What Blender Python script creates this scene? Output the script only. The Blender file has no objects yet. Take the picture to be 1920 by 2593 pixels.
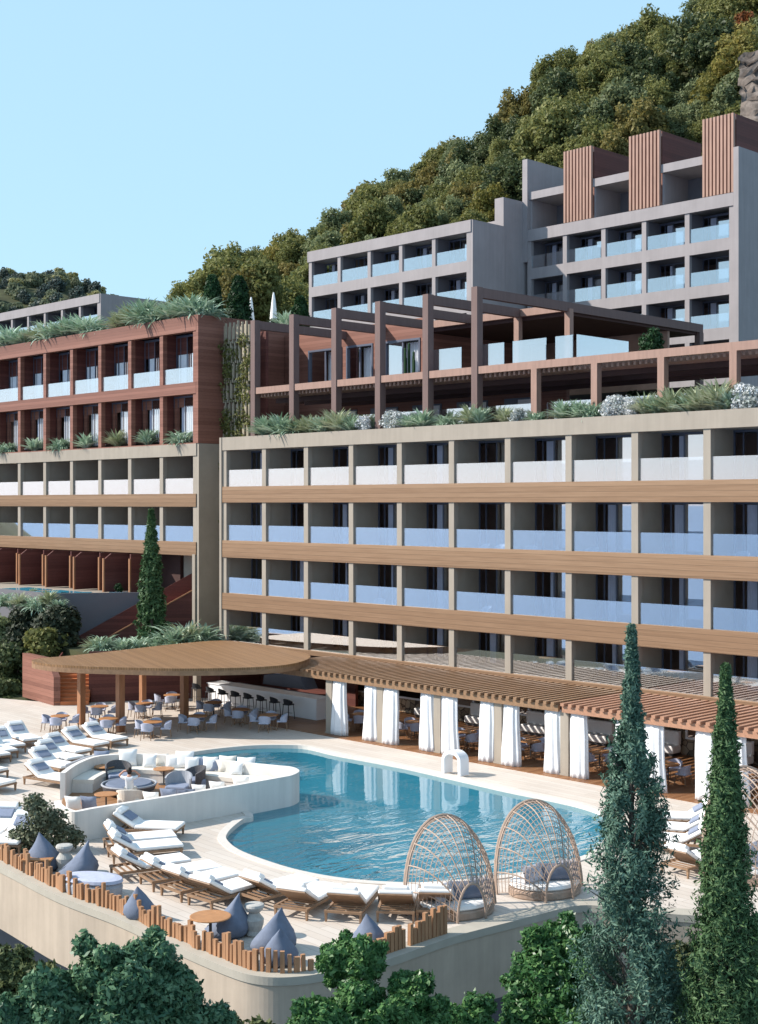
import bpy, math, random
import numpy as np
from mathutils import Vector, Matrix
R = math.radians
sc = bpy.context.scene
COL = sc.collection
rnd = random.Random(7)

# ------------------------------------------------------------------ camera and survey helpers
EYE = 11.0                                  # eye height above the pool deck (deck is Z = 0)
FX, FY = -0.7152, 0.6989                    # viewing direction in plan; X runs along the facades, Y into the hillside
RX, RY = 0.6989, 0.7152
FOC, CX, HOR = 3459.0, 960.0, 1275.0        # survey of the photograph (1920 x 2593): focal length, centre, horizon

def G(x, y, Z=0.0):
    """survey point lying on the horizontal level Z"""
    z = FOC * (EYE - Z) / (y - HOR); n = (x - CX) / FOC
    return Vector((z * (FX + n * RX), z * (FY + n * RY), Z))
def PY(x, y, Y):
    """survey point lying on the vertical plane Y"""
    n = (x - CX) / FOC; z = Y / (FY + n * RY)
    return Vector((z * (FX + n * RX), Y, EYE + (HOR - y) / FOC * z))
def PD(x, y, z):
    """survey point at a given distance in front of the viewpoint"""
    n = (x - CX) / FOC
    return Vector((z * (FX + n * RX), z * (FY + n * RY), EYE + (HOR - y) / FOC * z))
def UV(u, v, Z=0.0):
    return Vector((u * RX + v * FX, u * RY + v * FY, Z))

# ------------------------------------------------------------------ objects
def tag(o, label=None, cat=None, group=None, kind=None):
    if label: o['label'] = label
    if cat: o['category'] = cat
    if group: o['group'] = group
    if kind: o['kind'] = kind
    return o
def thing(name, label, cat, loc=(0, 0, 0), rz=0.0, group=None):
    o = bpy.data.objects.new(name, None); COL.objects.link(o)
    o.empty_display_size = 0.2
    o.location = loc; o.rotation_euler = (0, 0, rz)
    return tag(o, label, cat, group)
def copy_tree(o, parent=None):
    c = o.copy(); COL.objects.link(c); c.parent = parent
    for ch in list(o.children): copy_tree(ch, c)
    return c
def dup(o, label, loc, rz=0.0, scale=None, group=None):
    c = copy_tree(o)
    c.location = loc; c.rotation_euler = (0, 0, rz)
    if scale is not None: c.scale = (scale, scale, scale) if not hasattr(scale, '__len__') else scale
    c['label'] = label
    if group: c['group'] = group
    return c

class MB:
    def __init__(s): s.v = []; s.f = []
    def add(s, vs, fs):
        b = len(s.v); s.v += [tuple(p) for p in vs]; s.f += [tuple(b + i for i in f) for f in fs]; return s
    def box(s, x0, x1, y0, y1, z0, z1, m=None):
        vs = [(x, y, z) for z in (z0, z1) for x, y in ((x0, y0), (x1, y0), (x1, y1), (x0, y1))]
        if m is not None: vs = [m @ Vector(p) for p in vs]
        return s.add(vs, [(3, 2, 1, 0), (4, 5, 6, 7), (0, 1, 5, 4), (1, 2, 6, 5), (2, 3, 7, 6), (3, 0, 4, 7)])
    def bevbox(s, x0, x1, y0, y1, z0, z1, r=0.03, m=None):
        """a box with rounded edges (cushion like)"""
        n = 3; ring = []
        zs = [z0 + r * (1 - math.cos(a)) for a in (0, R(45), R(90))] + [z1 - r * (1 - math.cos(a)) for a in (R(90), R(45), 0)]
        ins = [r * (1 - math.sin(a)) for a in (0, R(45), R(90))] + [r * (1 - math.sin(a)) for a in (R(90), R(45), 0)]
        vs = []; fs = []
        for z, d in zip(zs, ins):
            rr = max(r - d, 0.0) + 1e-4
            for (cx, cy, a0) in ((x1 - d - rr * 0.99, y1 - d - rr * 0.99, 0), (x0 + d + rr * 0.99, y1 - d - rr * 0.99, 90), (x0 + d + rr * 0.99, y0 + d + rr * 0.99, 180), (x1 - d - rr * 0.99, y0 + d + rr * 0.99, 270)):
                for k in range(3):
                    a = R(a0 + 45 * k); vs.append((cx + rr * math.cos(a), cy + rr * math.sin(a), z))
        N = 12
        for i in range(len(zs) - 1):
            for j in range(N):
                fs.append((i * N + j, i * N + (j + 1) % N, (i + 1) * N + (j + 1) % N, (i + 1) * N + j))
        fs.append(tuple(range(N - 1, -1, -1))); fs.append(tuple((len(zs) - 1) * N + j for j in range(N)))
        if m is not None: vs = [m @ Vector(p) for p in vs]
        return s.add(vs, fs)
    def bar(s, a, b, w, h=None, up=(0, 0, 1), w2=None, h2=None):
        a = Vector(a); b = Vector(b); h = w if h is None else h
        w2 = w if w2 is None else w2; h2 = h if h2 is None else h2
        d = (b - a).normalized(); up = Vector(up)
        if abs(d.dot(up)) > 0.98: up = Vector((1, 0, 0))
        x = d.cross(up).normalized(); y = x.cross(d).normalized()
        vs = []
        for p, ww, hh in ((a, w, h), (b, w2, h2)):
            vs += [p + x * (ww / 2 * i) + y * (hh / 2 * j) for i, j in ((-1, -1), (1, -1), (1, 1), (-1, 1))]
        return s.add(vs, [(3, 2, 1, 0), (4, 5, 6, 7), (0, 1, 5, 4), (1, 2, 6, 5), (2, 3, 7, 6), (3, 0, 4, 7)])
    def tube(s, pts, r, n=6, closed=False, cap=True):
        pts = [Vector(p) for p in pts]; m = len(pts)
        rs = r if hasattr(r, '__len__') else [r] * m
        vs = []; fs = []; ux = None
        for i, p in enumerate(pts):
            d = (pts[(i + 1) % m] - pts[i - 1]) if closed else (pts[min(i + 1, m - 1)] - pts[max(i - 1, 0)])
            d = d.normalized() if d.length > 1e-9 else Vector((0, 0, 1))
            if ux is None:
                ux = d.cross(Vector((0, 0, 1)));
                if ux.length < 0.1: ux = d.cross(Vector((1, 0, 0)))
            ux = (ux - d * ux.dot(d)).normalized(); uy = d.cross(ux)
            for k in range(n):
                a = 2 * math.pi * k / n; vs.append(p + (ux * math.cos(a) + uy * math.sin(a)) * rs[i])
        for i in range(m if closed else m - 1):
            j = (i + 1) % m
            for k in range(n): fs.append((i * n + k, i * n + (k + 1) % n, j * n + (k + 1) % n, j * n + k))
        if cap and not closed: fs += [tuple(range(n - 1, -1, -1)), tuple((m - 1) * n + k for k in range(n))]
        return s.add(vs, fs)
    def lathe(s, prof, n=16, c=(0, 0, 0), sx=1.0, sy=1.0):
        vs = []; fs = []
        for r, z in prof:
            for k in range(n):
                a = 2 * math.pi * k / n; vs.append((c[0] + sx * r * math.cos(a), c[1] + sy * r * math.sin(a), c[2] + z))
        for i in range(len(prof) - 1):
            for k in range(n): fs.append((i * n + k, i * n + (k + 1) % n, (i + 1) * n + (k + 1) % n, (i + 1) * n + k))
        fs += [tuple(range(n - 1, -1, -1)), tuple((len(prof) - 1) * n + k for k in range(n))]
        return s.add(vs, fs)
    def prism(s, poly, z0, z1):
        n = len(poly); vs = [(p[0], p[1], z0) for p in poly] + [(p[0], p[1], z1) for p in poly]
        ar = sum(poly[i][0] * poly[(i + 1) % n][1] - poly[(i + 1) % n][0] * poly[i][1] for i in range(n))
        fs = [tuple(range(n - 1, -1, -1)), tuple(range(n, 2 * n))] + [(i, (i + 1) % n, n + (i + 1) % n, n + i) for i in range(n)]
        if ar < 0: fs = [tuple(reversed(f)) for f in fs]
        return s.add(vs, fs)
    def slab(s, pts, d):
        """polygon pts swept by the vector d"""
        n = len(pts); d = Vector(d); vs = [Vector(p) for p in pts] + [Vector(p) + d for p in pts]
        fs = [tuple(range(n - 1, -1, -1)), tuple(range(n, 2 * n))] + [(i, (i + 1) % n, n + (i + 1) % n, n + i) for i in range(n)]
        nx = Vector((0, 0, 0))
        for i in range(n): nx += Vector(pts[i]).cross(Vector(pts[(i + 1) % n]))
        if nx.dot(d) < 0: fs = [tuple(reversed(f)) for f in fs]
        return s.add(vs, fs)
    def strip(s, outer, inner, z0, z1):
        """upright wall between two parallel open lines"""
        n = len(outer); vs = []
        for p, q in zip(outer, inner): vs += [(p[0], p[1], z0), (p[0], p[1], z1), (q[0], q[1], z1), (q[0], q[1], z0)]
        fs = []
        for i in range(n - 1):
            a, b = 4 * i, 4 * i + 4
            for k in range(4): fs.append((a + k, a + (k + 1) % 4, b + (k + 1) % 4, b + k))
        fs += [(3, 2, 1, 0), (4 * n - 4, 4 * n - 3, 4 * n - 2, 4 * n - 1)]
        return s.add(vs, fs)
    def quads(s, V):
        b = len(s.v); n = len(V) // 4
        s.v += [tuple(p) for p in V.tolist()]; s.f += [(b + 4 * i, b + 4 * i + 1, b + 4 * i + 2, b + 4 * i + 3) for i in range(n)]
        return s
    def build(s, name, mat, parent=None, world=False, smooth=False, fix=False):
        me = bpy.data.meshes.new(name); me.from_pydata(s.v, [], s.f); me.update()
        if fix:
            import bmesh
            bm = bmesh.new(); bm.from_mesh(me); bmesh.ops.recalc_face_normals(bm, faces=bm.faces); bm.to_mesh(me); bm.free()
        if smooth:
            me.shade_smooth() if hasattr(me, 'shade_smooth') else None
        o = bpy.data.objects.new(name, me); COL.objects.link(o); me.materials.append(mat)
        if parent is not None:
            o.parent = parent
            if world:
                p = parent; loc = Vector((0, 0, 0))
                while p is not None: loc += Vector(p.location); p = p.parent
                o.location = -loc
        return o

def smooth_line(pts, per=6, closed=False):
    P = [Vector((p[0], p[1])) for p in pts]; n = len(P); out = []
    rng = range(n) if closed else range(n - 1)
    for i in rng:
        g = lambda k: P[k % n] if closed else P[min(max(k, 0), n - 1)]
        a, b, c, d = g(i - 1), g(i), g(i + 1), g(i + 2)
        for j in range(per):
            t = j / per
            out.append(0.5 * ((2 * b) + (c - a) * t + (2 * a - 5 * b + 4 * c - d) * t * t + (3 * b - a - 3 * c + d) * t ** 3))
    if not closed: out.append(P[-1])
    return out
def offset(pts, d, closed=False):
    n = len(pts); out = []
    for i in range(n):
        a = pts[(i - 1) % n] if (closed or i > 0) else pts[i]
        b = pts[(i + 1) % n] if (closed or i < n - 1) else pts[i]
        t = (b - a).normalized(); out.append(pts[i] + Vector((-t.y, t.x)) * d)
    return out

# ------------------------------------------------------------------ materials
def nmat(name):
    m = bpy.data.materials.new(name); m.use_nodes = True
    nt = m.node_tree; b = nt.nodes['Principled BSDF']; return m, nt, b
def N(nt, t, **kw):
    n = nt.nodes.new(t)
    for k, v in kw.items():
        if k in n.inputs: n.inputs[k].default_value = v
        else: setattr(n, k, v)
    return n
def ramp(nt, fac, stops):
    r = nt.nodes.new('ShaderNodeValToRGB'); e = r.color_ramp.elements
    e[0].position, e[0].color = stops[0][0], (*stops[0][1], 1)
    e[1].position, e[1].color = stops[-1][0], (*stops[-1][1], 1)
    for p, c in stops[1:-1]:
        q = e.new(p); q.color = (*c, 1)
    nt.links.new(fac, r.inputs['Fac']); return r.outputs['Color']
def mul(c, k): return tuple(max(0, x * k) for x in c)
def plain(name, col, rough=0.7, var=0.12, scale=1.5, bump=0.0, spec=0.3, sheen=0.0, stretch=(1, 1, 1), streak=0.0):
    m, nt, b = nmat(name); L = nt.links.new
    g = N(nt, 'ShaderNodeNewGeometry'); mp = N(nt, 'ShaderNodeMapping'); mp.inputs['Scale'].default_value = stretch
    L(g.outputs['Position'], mp.inputs['Vector'])
    n1 = N(nt, 'ShaderNodeTexNoise', Scale=scale, Detail=6.0, Roughness=0.62); L(mp.outputs[0], n1.inputs['Vector'])
    c = ramp(nt, n1.outputs['Fac'], [(0.28, mul(col, 1 - var)), (0.72, mul(col, 1 + var))])
    if streak:
        m3 = N(nt, 'ShaderNodeMapping'); m3.inputs['Scale'].default_value = (2.2, 2.2, .16); L(g.outputs['Position'], m3.inputs['Vector'])
        n3 = N(nt, 'ShaderNodeTexNoise', Scale=1.3, Detail=5.0, Roughness=.65); L(m3.outputs[0], n3.inputs['Vector'])
        r3 = N(nt, 'ShaderNodeMapRange'); L(n3.outputs['Fac'], r3.inputs[0]); r3.inputs[1].default_value = .35; r3.inputs[2].default_value = .7; r3.inputs[3].default_value = 1.04; r3.inputs[4].default_value = 1 - streak
        v3 = N(nt, 'ShaderNodeVectorMath', operation='SCALE'); L(c, v3.inputs[0]); L(r3.outputs[0], v3.inputs['Scale']); c = v3.outputs[0]
    L(c, b.inputs['Base Color']); b.inputs['Roughness'].default_value = rough; b.inputs['Specular IOR Level'].default_value = spec
    if bump:
        n2 = N(nt, 'ShaderNodeTexNoise', Scale=scale * 9, Detail=4.0); L(mp.outputs[0], n2.inputs['Vector'])
        bp = N(nt, 'ShaderNodeBump', Strength=bump, Distance=0.02); L(n2.outputs['Fac'], bp.inputs['Height']); L(bp.outputs[0], b.inputs['Normal'])
    return m
def planks(name, cols, axis='Z', width=0.16, gap=0.06, rough=0.6, along='X', streak=1.0, spec=0.3, ang=None):
    """timber boards: board index along `axis`, grain streaks along the board"""
    m, nt, b = nmat(name); L = nt.links.new
    g = N(nt, 'ShaderNodeNewGeometry'); vec = g.outputs['Position']
    if ang is not None:
        mp0 = N(nt, 'ShaderNodeMapping'); mp0.inputs['Rotation'].default_value = (0, 0, ang); L(vec, mp0.inputs['Vector']); vec = mp0.outputs[0]
    s = N(nt, 'ShaderNodeSeparateXYZ'); L(vec, s.inputs[0])
    d = N(nt, 'ShaderNodeMath', operation='DIVIDE'); L(s.outputs[axis], d.inputs[0]); d.inputs[1].default_value = width
    fl = N(nt, 'ShaderNodeMath', operation='FLOOR'); L(d.outputs[0], fl.inputs[0])
    fr = N(nt, 'ShaderNodeMath', operation='FRACT'); L(d.outputs[0], fr.inputs[0])
    wn = N(nt, 'ShaderNodeTexWhiteNoise', noise_dimensions='1D'); L(fl.outputs[0], wn.inputs['W'])
    mp = N(nt, 'ShaderNodeMapping')
    sc_ = {'X': (0.35, 6, 14), 'Y': (6, 0.35, 14), 'Z': (6, 6, 0.35)}[along]
    mp.inputs['Scale'].default_value = sc_; L(vec, mp.inputs['Vector'])
    off = N(nt, 'ShaderNodeVectorMath', operation='SCALE'); off.inputs['Scale'].default_value = 37.0
    L(wn.outputs['Color'], off.inputs[0])
    ad = N(nt, 'ShaderNodeVectorMath', operation='ADD'); L(mp.outputs[0], ad.inputs[0]); L(off.outputs[0], ad.inputs[1])
    n1 = N(nt, 'ShaderNodeTexNoise', Scale=1.6, Detail=5.0, Roughness=0.6); L(ad.outputs[0], n1.inputs['Vector'])
    mx = N(nt, 'ShaderNodeMath', operation='MULTIPLY_ADD'); L(wn.outputs['Value'], mx.inputs[0]); mx.inputs[1].default_value = 0.45
    sc2 = N(nt, 'ShaderNodeMath', operation='MULTIPLY'); L(n1.outputs['Fac'], sc2.inputs[0]); sc2.inputs[1].default_value = 0.75 * streak
    L(sc2.outputs[0], mx.inputs[2])
    c = ramp(nt, mx.outputs[0], [(0.2, cols[0]), (0.5, cols[1]), (0.9, cols[2])])
    gt = N(nt, 'ShaderNodeMath', operation='LESS_THAN'); L(fr.outputs[0], gt.inputs[0]); gt.inputs[1].default_value = gap
    mxc = N(nt, 'ShaderNodeMix', data_type='RGBA'); L(gt.outputs[0], mxc.inputs['Factor']); L(c, mxc.inputs[6]); mxc.inputs[7].default_value = (*mul(cols[0], 0.55), 1)
    L(mxc.outputs[2], b.inputs['Base Color']); b.inputs['Roughness'].default_value = rough; b.inputs['Specular IOR Level'].default_value = spec
    return m
def leafmat(name, cols, rough=0.55, trans=0.25):
    m, nt, b = nmat(name); L = nt.links.new
    g = N(nt, 'ShaderNodeNewGeometry'); oi = N(nt, 'ShaderNodeObjectInfo')
    n1 = N(nt, 'ShaderNodeTexNoise', Scale=0.9, Detail=3.0); L(g.outputs['Position'], n1.inputs['Vector'])
    a = N(nt, 'ShaderNodeMath', operation='MULTIPLY_ADD'); L(g.outputs['Random Per Island'], a.inputs[0]); a.inputs[1].default_value = 0.55
    o2 = N(nt, 'ShaderNodeMath', operation='MULTIPLY_ADD'); L(oi.outputs['Random'], o2.inputs[0]); o2.inputs[1].default_value = 0.25
    n2 = N(nt, 'ShaderNodeMath', operation='MULTIPLY'); L(n1.outputs['Fac'], n2.inputs[0]); n2.inputs[1].default_value = 0.4
    L(n2.outputs[0], o2.inputs[2]); L(o2.outputs[0], a.inputs[2])
    k = len(cols); c = ramp(nt, a.outputs[0], [(0.15 + 0.75 * i / (k - 1), cc) for i, cc in enumerate(cols)])
    L(c, b.inputs['Base Color']); b.inputs['Roughness'].default_value = rough; b.inputs['Specular IOR Level'].default_value = 0.25
    tr = N(nt, 'ShaderNodeBsdfTranslucent'); L(c, tr.inputs['Color'])
    mx = N(nt, 'ShaderNodeMixShader'); mx.inputs[0].default_value = trans
    L(b.outputs[0], mx.inputs[1]); L(tr.outputs[0], mx.inputs[2]); L(mx.outputs[0], nt.nodes['Material Output'].inputs['Surface'])
    return m
def glassmat(name, tint, base=0.35, grow=0.5, rough=0.02, gcol=(1, 1, 1)):
    """coated architectural glass: see-through, mirror coat that strengthens at grazing view"""
    m = bpy.data.materials.new(name); m.use_nodes = True; nt = m.node_tree; L = nt.links.new
    nt.nodes.remove(nt.nodes['Principled BSDF'])
    tr = N(nt, 'ShaderNodeBsdfTransparent'); tr.inputs['Color'].default_value = (*tint, 1)
    gl = N(nt, 'ShaderNodeBsdfGlossy'); gl.inputs['Roughness'].default_value = rough; gl.inputs['Color'].default_value = (*gcol, 1)
    lw = N(nt, 'ShaderNodeLayerWeight', Blend=0.45)
    f = N(nt, 'ShaderNodeMath', operation='MULTIPLY_ADD'); L(lw.outputs['Facing'], f.inputs[0]); f.inputs[1].default_value = grow; f.inputs[2].default_value = base; f.use_clamp = True
    mx = N(nt, 'ShaderNodeMixShader'); L(f.outputs[0], mx.inputs[0]); L(tr.outputs[0], mx.inputs[1]); L(gl.outputs[0], mx.inputs[2])
    L(mx.outputs[0], nt.nodes['Material Output'].inputs['Surface'])
    return m

M = {}
M['beige'] = plain('beige_concrete', (0.315, 0.27, 0.222), 0.8, 0.07, 0.8, 0.05, streak=0.08)
M['taupe'] = plain('taupe_concrete', (0.33, 0.285, 0.235), 0.85, 0.1, 0.8, 0.05)
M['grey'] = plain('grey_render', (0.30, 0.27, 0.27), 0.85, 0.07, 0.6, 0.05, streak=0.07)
M['greydark'] = plain('grey_render_dark_shaded', (0.15, 0.143, 0.158), 0.85, 0.07, 0.6, 0.05)  # bar block's own dark grey; on planter, penthouse, footing it is painted shade
M['band'] = planks('brown_cladding', ((0.135, 0.076, 0.042), (0.22, 0.128, 0.072), (0.31, 0.195, 0.118)), 'Z', 0.235, 0.05)
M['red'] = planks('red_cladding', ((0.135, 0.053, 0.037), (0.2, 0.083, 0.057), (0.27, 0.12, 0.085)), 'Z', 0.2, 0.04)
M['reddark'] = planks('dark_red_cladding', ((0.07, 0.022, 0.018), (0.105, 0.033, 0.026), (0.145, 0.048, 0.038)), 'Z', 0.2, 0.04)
M['redpost'] = plain('red_post', (0.30, 0.182, 0.142), 0.6, 0.15, 2, 0, stretch=(3, 3, 0.4))
M['screen'] = plain('screen_slats', (0.34, 0.2, 0.15), 0.6, 0.15, 2, 0, stretch=(3, 3, 0.4))
M['post'] = plain('brown_post', (0.15, 0.095, 0.085), 0.65, 0.12, 2, 0, stretch=(3, 3, 0.4))
M['orangewood'] = plain('orange_timber', (0.32, 0.15, 0.075), 0.55, 0.22, 2.5, 0, stretch=(3, 3, 0.5))
M['stepwood'] = plain('stair_timber', (0.55, 0.18, 0.065), 0.5, 0.2, 2.0, 0, stretch=(1, 1, 6))
M['fencewood'] = plain('fence_timber', (0.36, 0.19, 0.10), 0.6, 0.3, 3.0, 0.1, stretch=(2, 2, 0.3))
M['roofwood'] = planks('canopy_boards', ((0.17, 0.088, 0.038), (0.225, 0.12, 0.053), (0.28, 0.155, 0.074)), 'Y', 0.11, 0.16, along='X', ang=R(20))
M['slatbrown'] = plain('slat_brown', (0.24, 0.14, 0.078), 0.6, 0.25, 2.0, 0, stretch=(3, 0.4, 3))
M['slatorange'] = plain('slat_orange', (0.36, 0.19, 0.12), 0.6, 0.2, 2.0, 0, stretch=(3, 0.4, 3))
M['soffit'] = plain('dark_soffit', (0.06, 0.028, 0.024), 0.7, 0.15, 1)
M['teak'] = plain('teak', (0.27, 0.165, 0.1), 0.55, 0.2, 5.0, 0)
M['tabletop'] = plain('table_timber', (0.42, 0.2, 0.085), 0.45, 0.15, 6.0, 0)
M['darkmetal'] = plain('dark_metal', (0.03, 0.03, 0.035), 0.4, 0.1, 3, 0, 0.5)
M['frame'] = plain('window_frame', (0.09, 0.1, 0.14), 0.4, 0.05, 3, 0, 0.5)
M['whiteframe'] = plain('white_frame', (0.75, 0.75, 0.77), 0.4, 0.03, 3)
M['white'] = plain('white_fabric', (0.82, 0.80, 0.78), 0.85, 0.04, 6, 0.08)
M['whitewall'] = plain('white_render', (0.68, 0.64, 0.595), 0.8, 0.05, 0.9, 0.04, streak=0.08)
M['whitegloss'] = plain('white_counter', (0.8, 0.8, 0.82), 0.3, 0.02, 2)
M['curtain'] = plain('curtain_cloth', (0.74, 0.74, 0.76), 0.9, 0.05, 3, 0)
M['curtain_in'] = plain('room_curtain', (0.66, 0.66, 0.76), 0.9, 0.06, 3, 0)
M['room'] = plain('room_interior', (0.32, 0.2, 0.15), 0.8, 0.3, 0.7)
M['bluefab'] = plain('slate_blue_fabric', (0.15, 0.175, 0.235), 0.9, 0.12, 6, 0.15)
M['chairfab'] = plain('chair_fabric', (0.42, 0.44, 0.54), 0.85, 0.1, 8, 0.1)  # bluish cast of the chairs is shade put into the fabric colour
M['pillowgrey'] = plain('grey_blue_pillow', (0.22, 0.25, 0.33), 0.9, 0.12, 8, 0.1)
M['greyfab'] = plain('grey_sofa_fabric', (0.33, 0.34, 0.37), 0.9, 0.08, 6, 0.1)
M['cream'] = plain('cream_fabric', (0.68, 0.63, 0.56), 0.9, 0.05, 5, 0.08)
M['wicker'] = plain('grey_wicker', (0.10, 0.095, 0.10), 0.8, 0.4, 25, 0.3)
M['rattan'] = plain('rattan_cane', (0.36, 0.26, 0.2), 0.55, 0.2, 6, 0)
M['blackseat'] = plain('charcoal_seat', (0.022, 0.023, 0.028), 0.6, 0.2, 8)
M['stoneurn'] = plain('carved_stone', (0.42, 0.40, 0.37), 0.9, 0.2, 7, 0.3)
M['skin'] = plain('skin', (0.5, 0.27, 0.19), 0.55, 0.05, 6)
M['hair'] = plain('dark_hair', (0.02, 0.013, 0.01), 0.6, 0.2, 20)
M['shirt'] = plain('white_shirt', (0.7, 0.71, 0.73), 0.85, 0.04, 8)
M['ground'] = plain('scrub_ground', (0.05, 0.054, 0.022), 0.95, 0.6, 0.25, 0.2)
M['bark'] = plain('bark', (0.13, 0.105, 0.085), 0.9, 0.3, 5, 0.3, stretch=(3, 3, 0.5))
M['rock'] = plain('cliff_rock', (0.17, 0.14, 0.12), 0.95, 0.75, 0.7, 1.0)
M['rooftop'] = plain('roof_gravel', (0.3, 0.29, 0.28), 0.9, 0.1, 2)
M['wallend'] = plain('retaining_render', (0.43, 0.35, 0.275), 0.85, 0.1, 0.7, 0.06, streak=0.11)
M['ledge'] = plain('ledge_stone', (0.40, 0.36, 0.30), 0.85, 0.1, 1.2, 0.06)
M['floorwood'] = planks('restaurant_boards', ((0.14, 0.06, 0.025), (0.22, 0.1, 0.045), (0.3, 0.15, 0.07)), 'X', 0.16, 0.06, along='Y', rough=0.45)
M['loungewood'] = planks('lounge_boards', ((0.2, 0.09, 0.04), (0.3, 0.15, 0.07), (0.38, 0.2, 0.1)), 'X', 0.14, 0.08, along='Y', rough=0.5)
M['glass_bal'] = glassmat('balustrade_glass', (0.78, 0.84, 0.9), 0.27, 0.55, 0.03)
M['glass_win'] = glassmat('window_glass', (0.5, 0.55, 0.62), 0.35, 0.7, 0.02)
M['shadeglass'] = glassmat('frosted_balustrade', (0.6, 0.64, 0.7), 0.38, 0.5, 0.04)
M['pooltile'] = plain('pool_tile', (0.12, 0.38, 0.48), 0.5, 0.12, 0.5)
M['poolrim'] = plain('pool_rim', (0.62, 0.565, 0.51), 0.5, 0.06, 6)

# pale stone decking with fine joints
m, nt, b = nmat('pale_stone_deck'); L = nt.links.new
g = N(nt, 'ShaderNodeNewGeometry'); mp = N(nt, 'ShaderNodeMapping'); mp.inputs['Rotation'].default_value = (0, 0, R(3)); L(g.outputs['Position'], mp.inputs[0])
br = N(nt, 'ShaderNodeTexBrick', Scale=1.0); br.inputs['Brick Width'].default_value = 2.4; br.inputs['Row Height'].default_value = 0.3; br.inputs['Mortar Size'].default_value = 0.008
br.inputs['Color1'].default_value = (0.55, 0.47, 0.40, 1); br.inputs['Color2'].default_value = (0.60, 0.53, 0.465, 1); br.inputs['Mortar'].default_value = (0.36, 0.30, 0.25, 1)
L(mp.outputs[0], br.inputs['Vector'])
n1 = N(nt, 'ShaderNodeTexNoise', Scale=0.35, Detail=6.0); L(g.outputs['Position'], n1.inputs['Vector'])
mr = N(nt, 'ShaderNodeMapRange'); L(n1.outputs['Fac'], mr.inputs[0]); mr.inputs[1].default_value = 0.3; mr.inputs[2].default_value = 0.7; mr.inputs[3].default_value = 0.88; mr.inputs[4].default_value = 1.06
vm = N(nt, 'ShaderNodeVectorMath', operation='SCALE'); L(br.outputs['Color'], vm.inputs[0]); L(mr.outputs[0], vm.inputs['Scale']); L(vm.outputs[0], b.inputs['Base Color'])
b.inputs['Roughness'].default_value = 0.7
M['deck'] = m

# stone wall of the restaurant
m, nt, b = nmat('rubble_stone'); L = nt.links.new
g = N(nt, 'ShaderNodeNewGeometry'); vo = N(nt, 'ShaderNodeTexVoronoi', Scale=3.2); L(g.outputs['Position'], vo.inputs['Vector'])
ve = N(nt, 'ShaderNodeTexVoronoi', Scale=3.2, feature='DISTANCE_TO_EDGE'); L(g.outputs['Position'], ve.inputs['Vector'])
c = ramp(nt, vo.outputs['Color'], [(0.1, (0.14, 0.11, 0.08)), (0.5, (0.3, 0.24, 0.17)), (0.9, (0.42, 0.35, 0.26))])
lt = N(nt, 'ShaderNodeMath', operation='LESS_THAN'); L(ve.outputs['Distance'], lt.inputs[0]); lt.inputs[1].default_value = 0.05
mxc = N(nt, 'ShaderNodeMix', data_type='RGBA'); L(lt.outputs[0], mxc.inputs['Factor']); L(c, mxc.inputs[6]); mxc.inputs[7].default_value = (0.07, 0.055, 0.045, 1); L(mxc.outputs[2], b.inputs['Base Color'])
b.inputs['Roughness'].default_value = 0.9
M['rubble'] = m

# patterned cushion
m, nt, b = nmat('ikat_cushion'); L = nt.links.new
tc = N(nt, 'ShaderNodeTexCoord'); vo = N(nt, 'ShaderNodeTexVoronoi', Scale=11.0, distance='MANHATTAN'); L(tc.outputs['Object'], vo.inputs['Vector'])
c = ramp(nt, vo.outputs['Distance'], [(0.25, (0.02, 0.025, 0.06)), (0.4, (0.6, 0.58, 0.6)), (0.8, (0.5, 0.5, 0.56))]); L(c, b.inputs['Base Color']); b.inputs['Roughness'].default_value = 0.9
M['ikat'] = m

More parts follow.
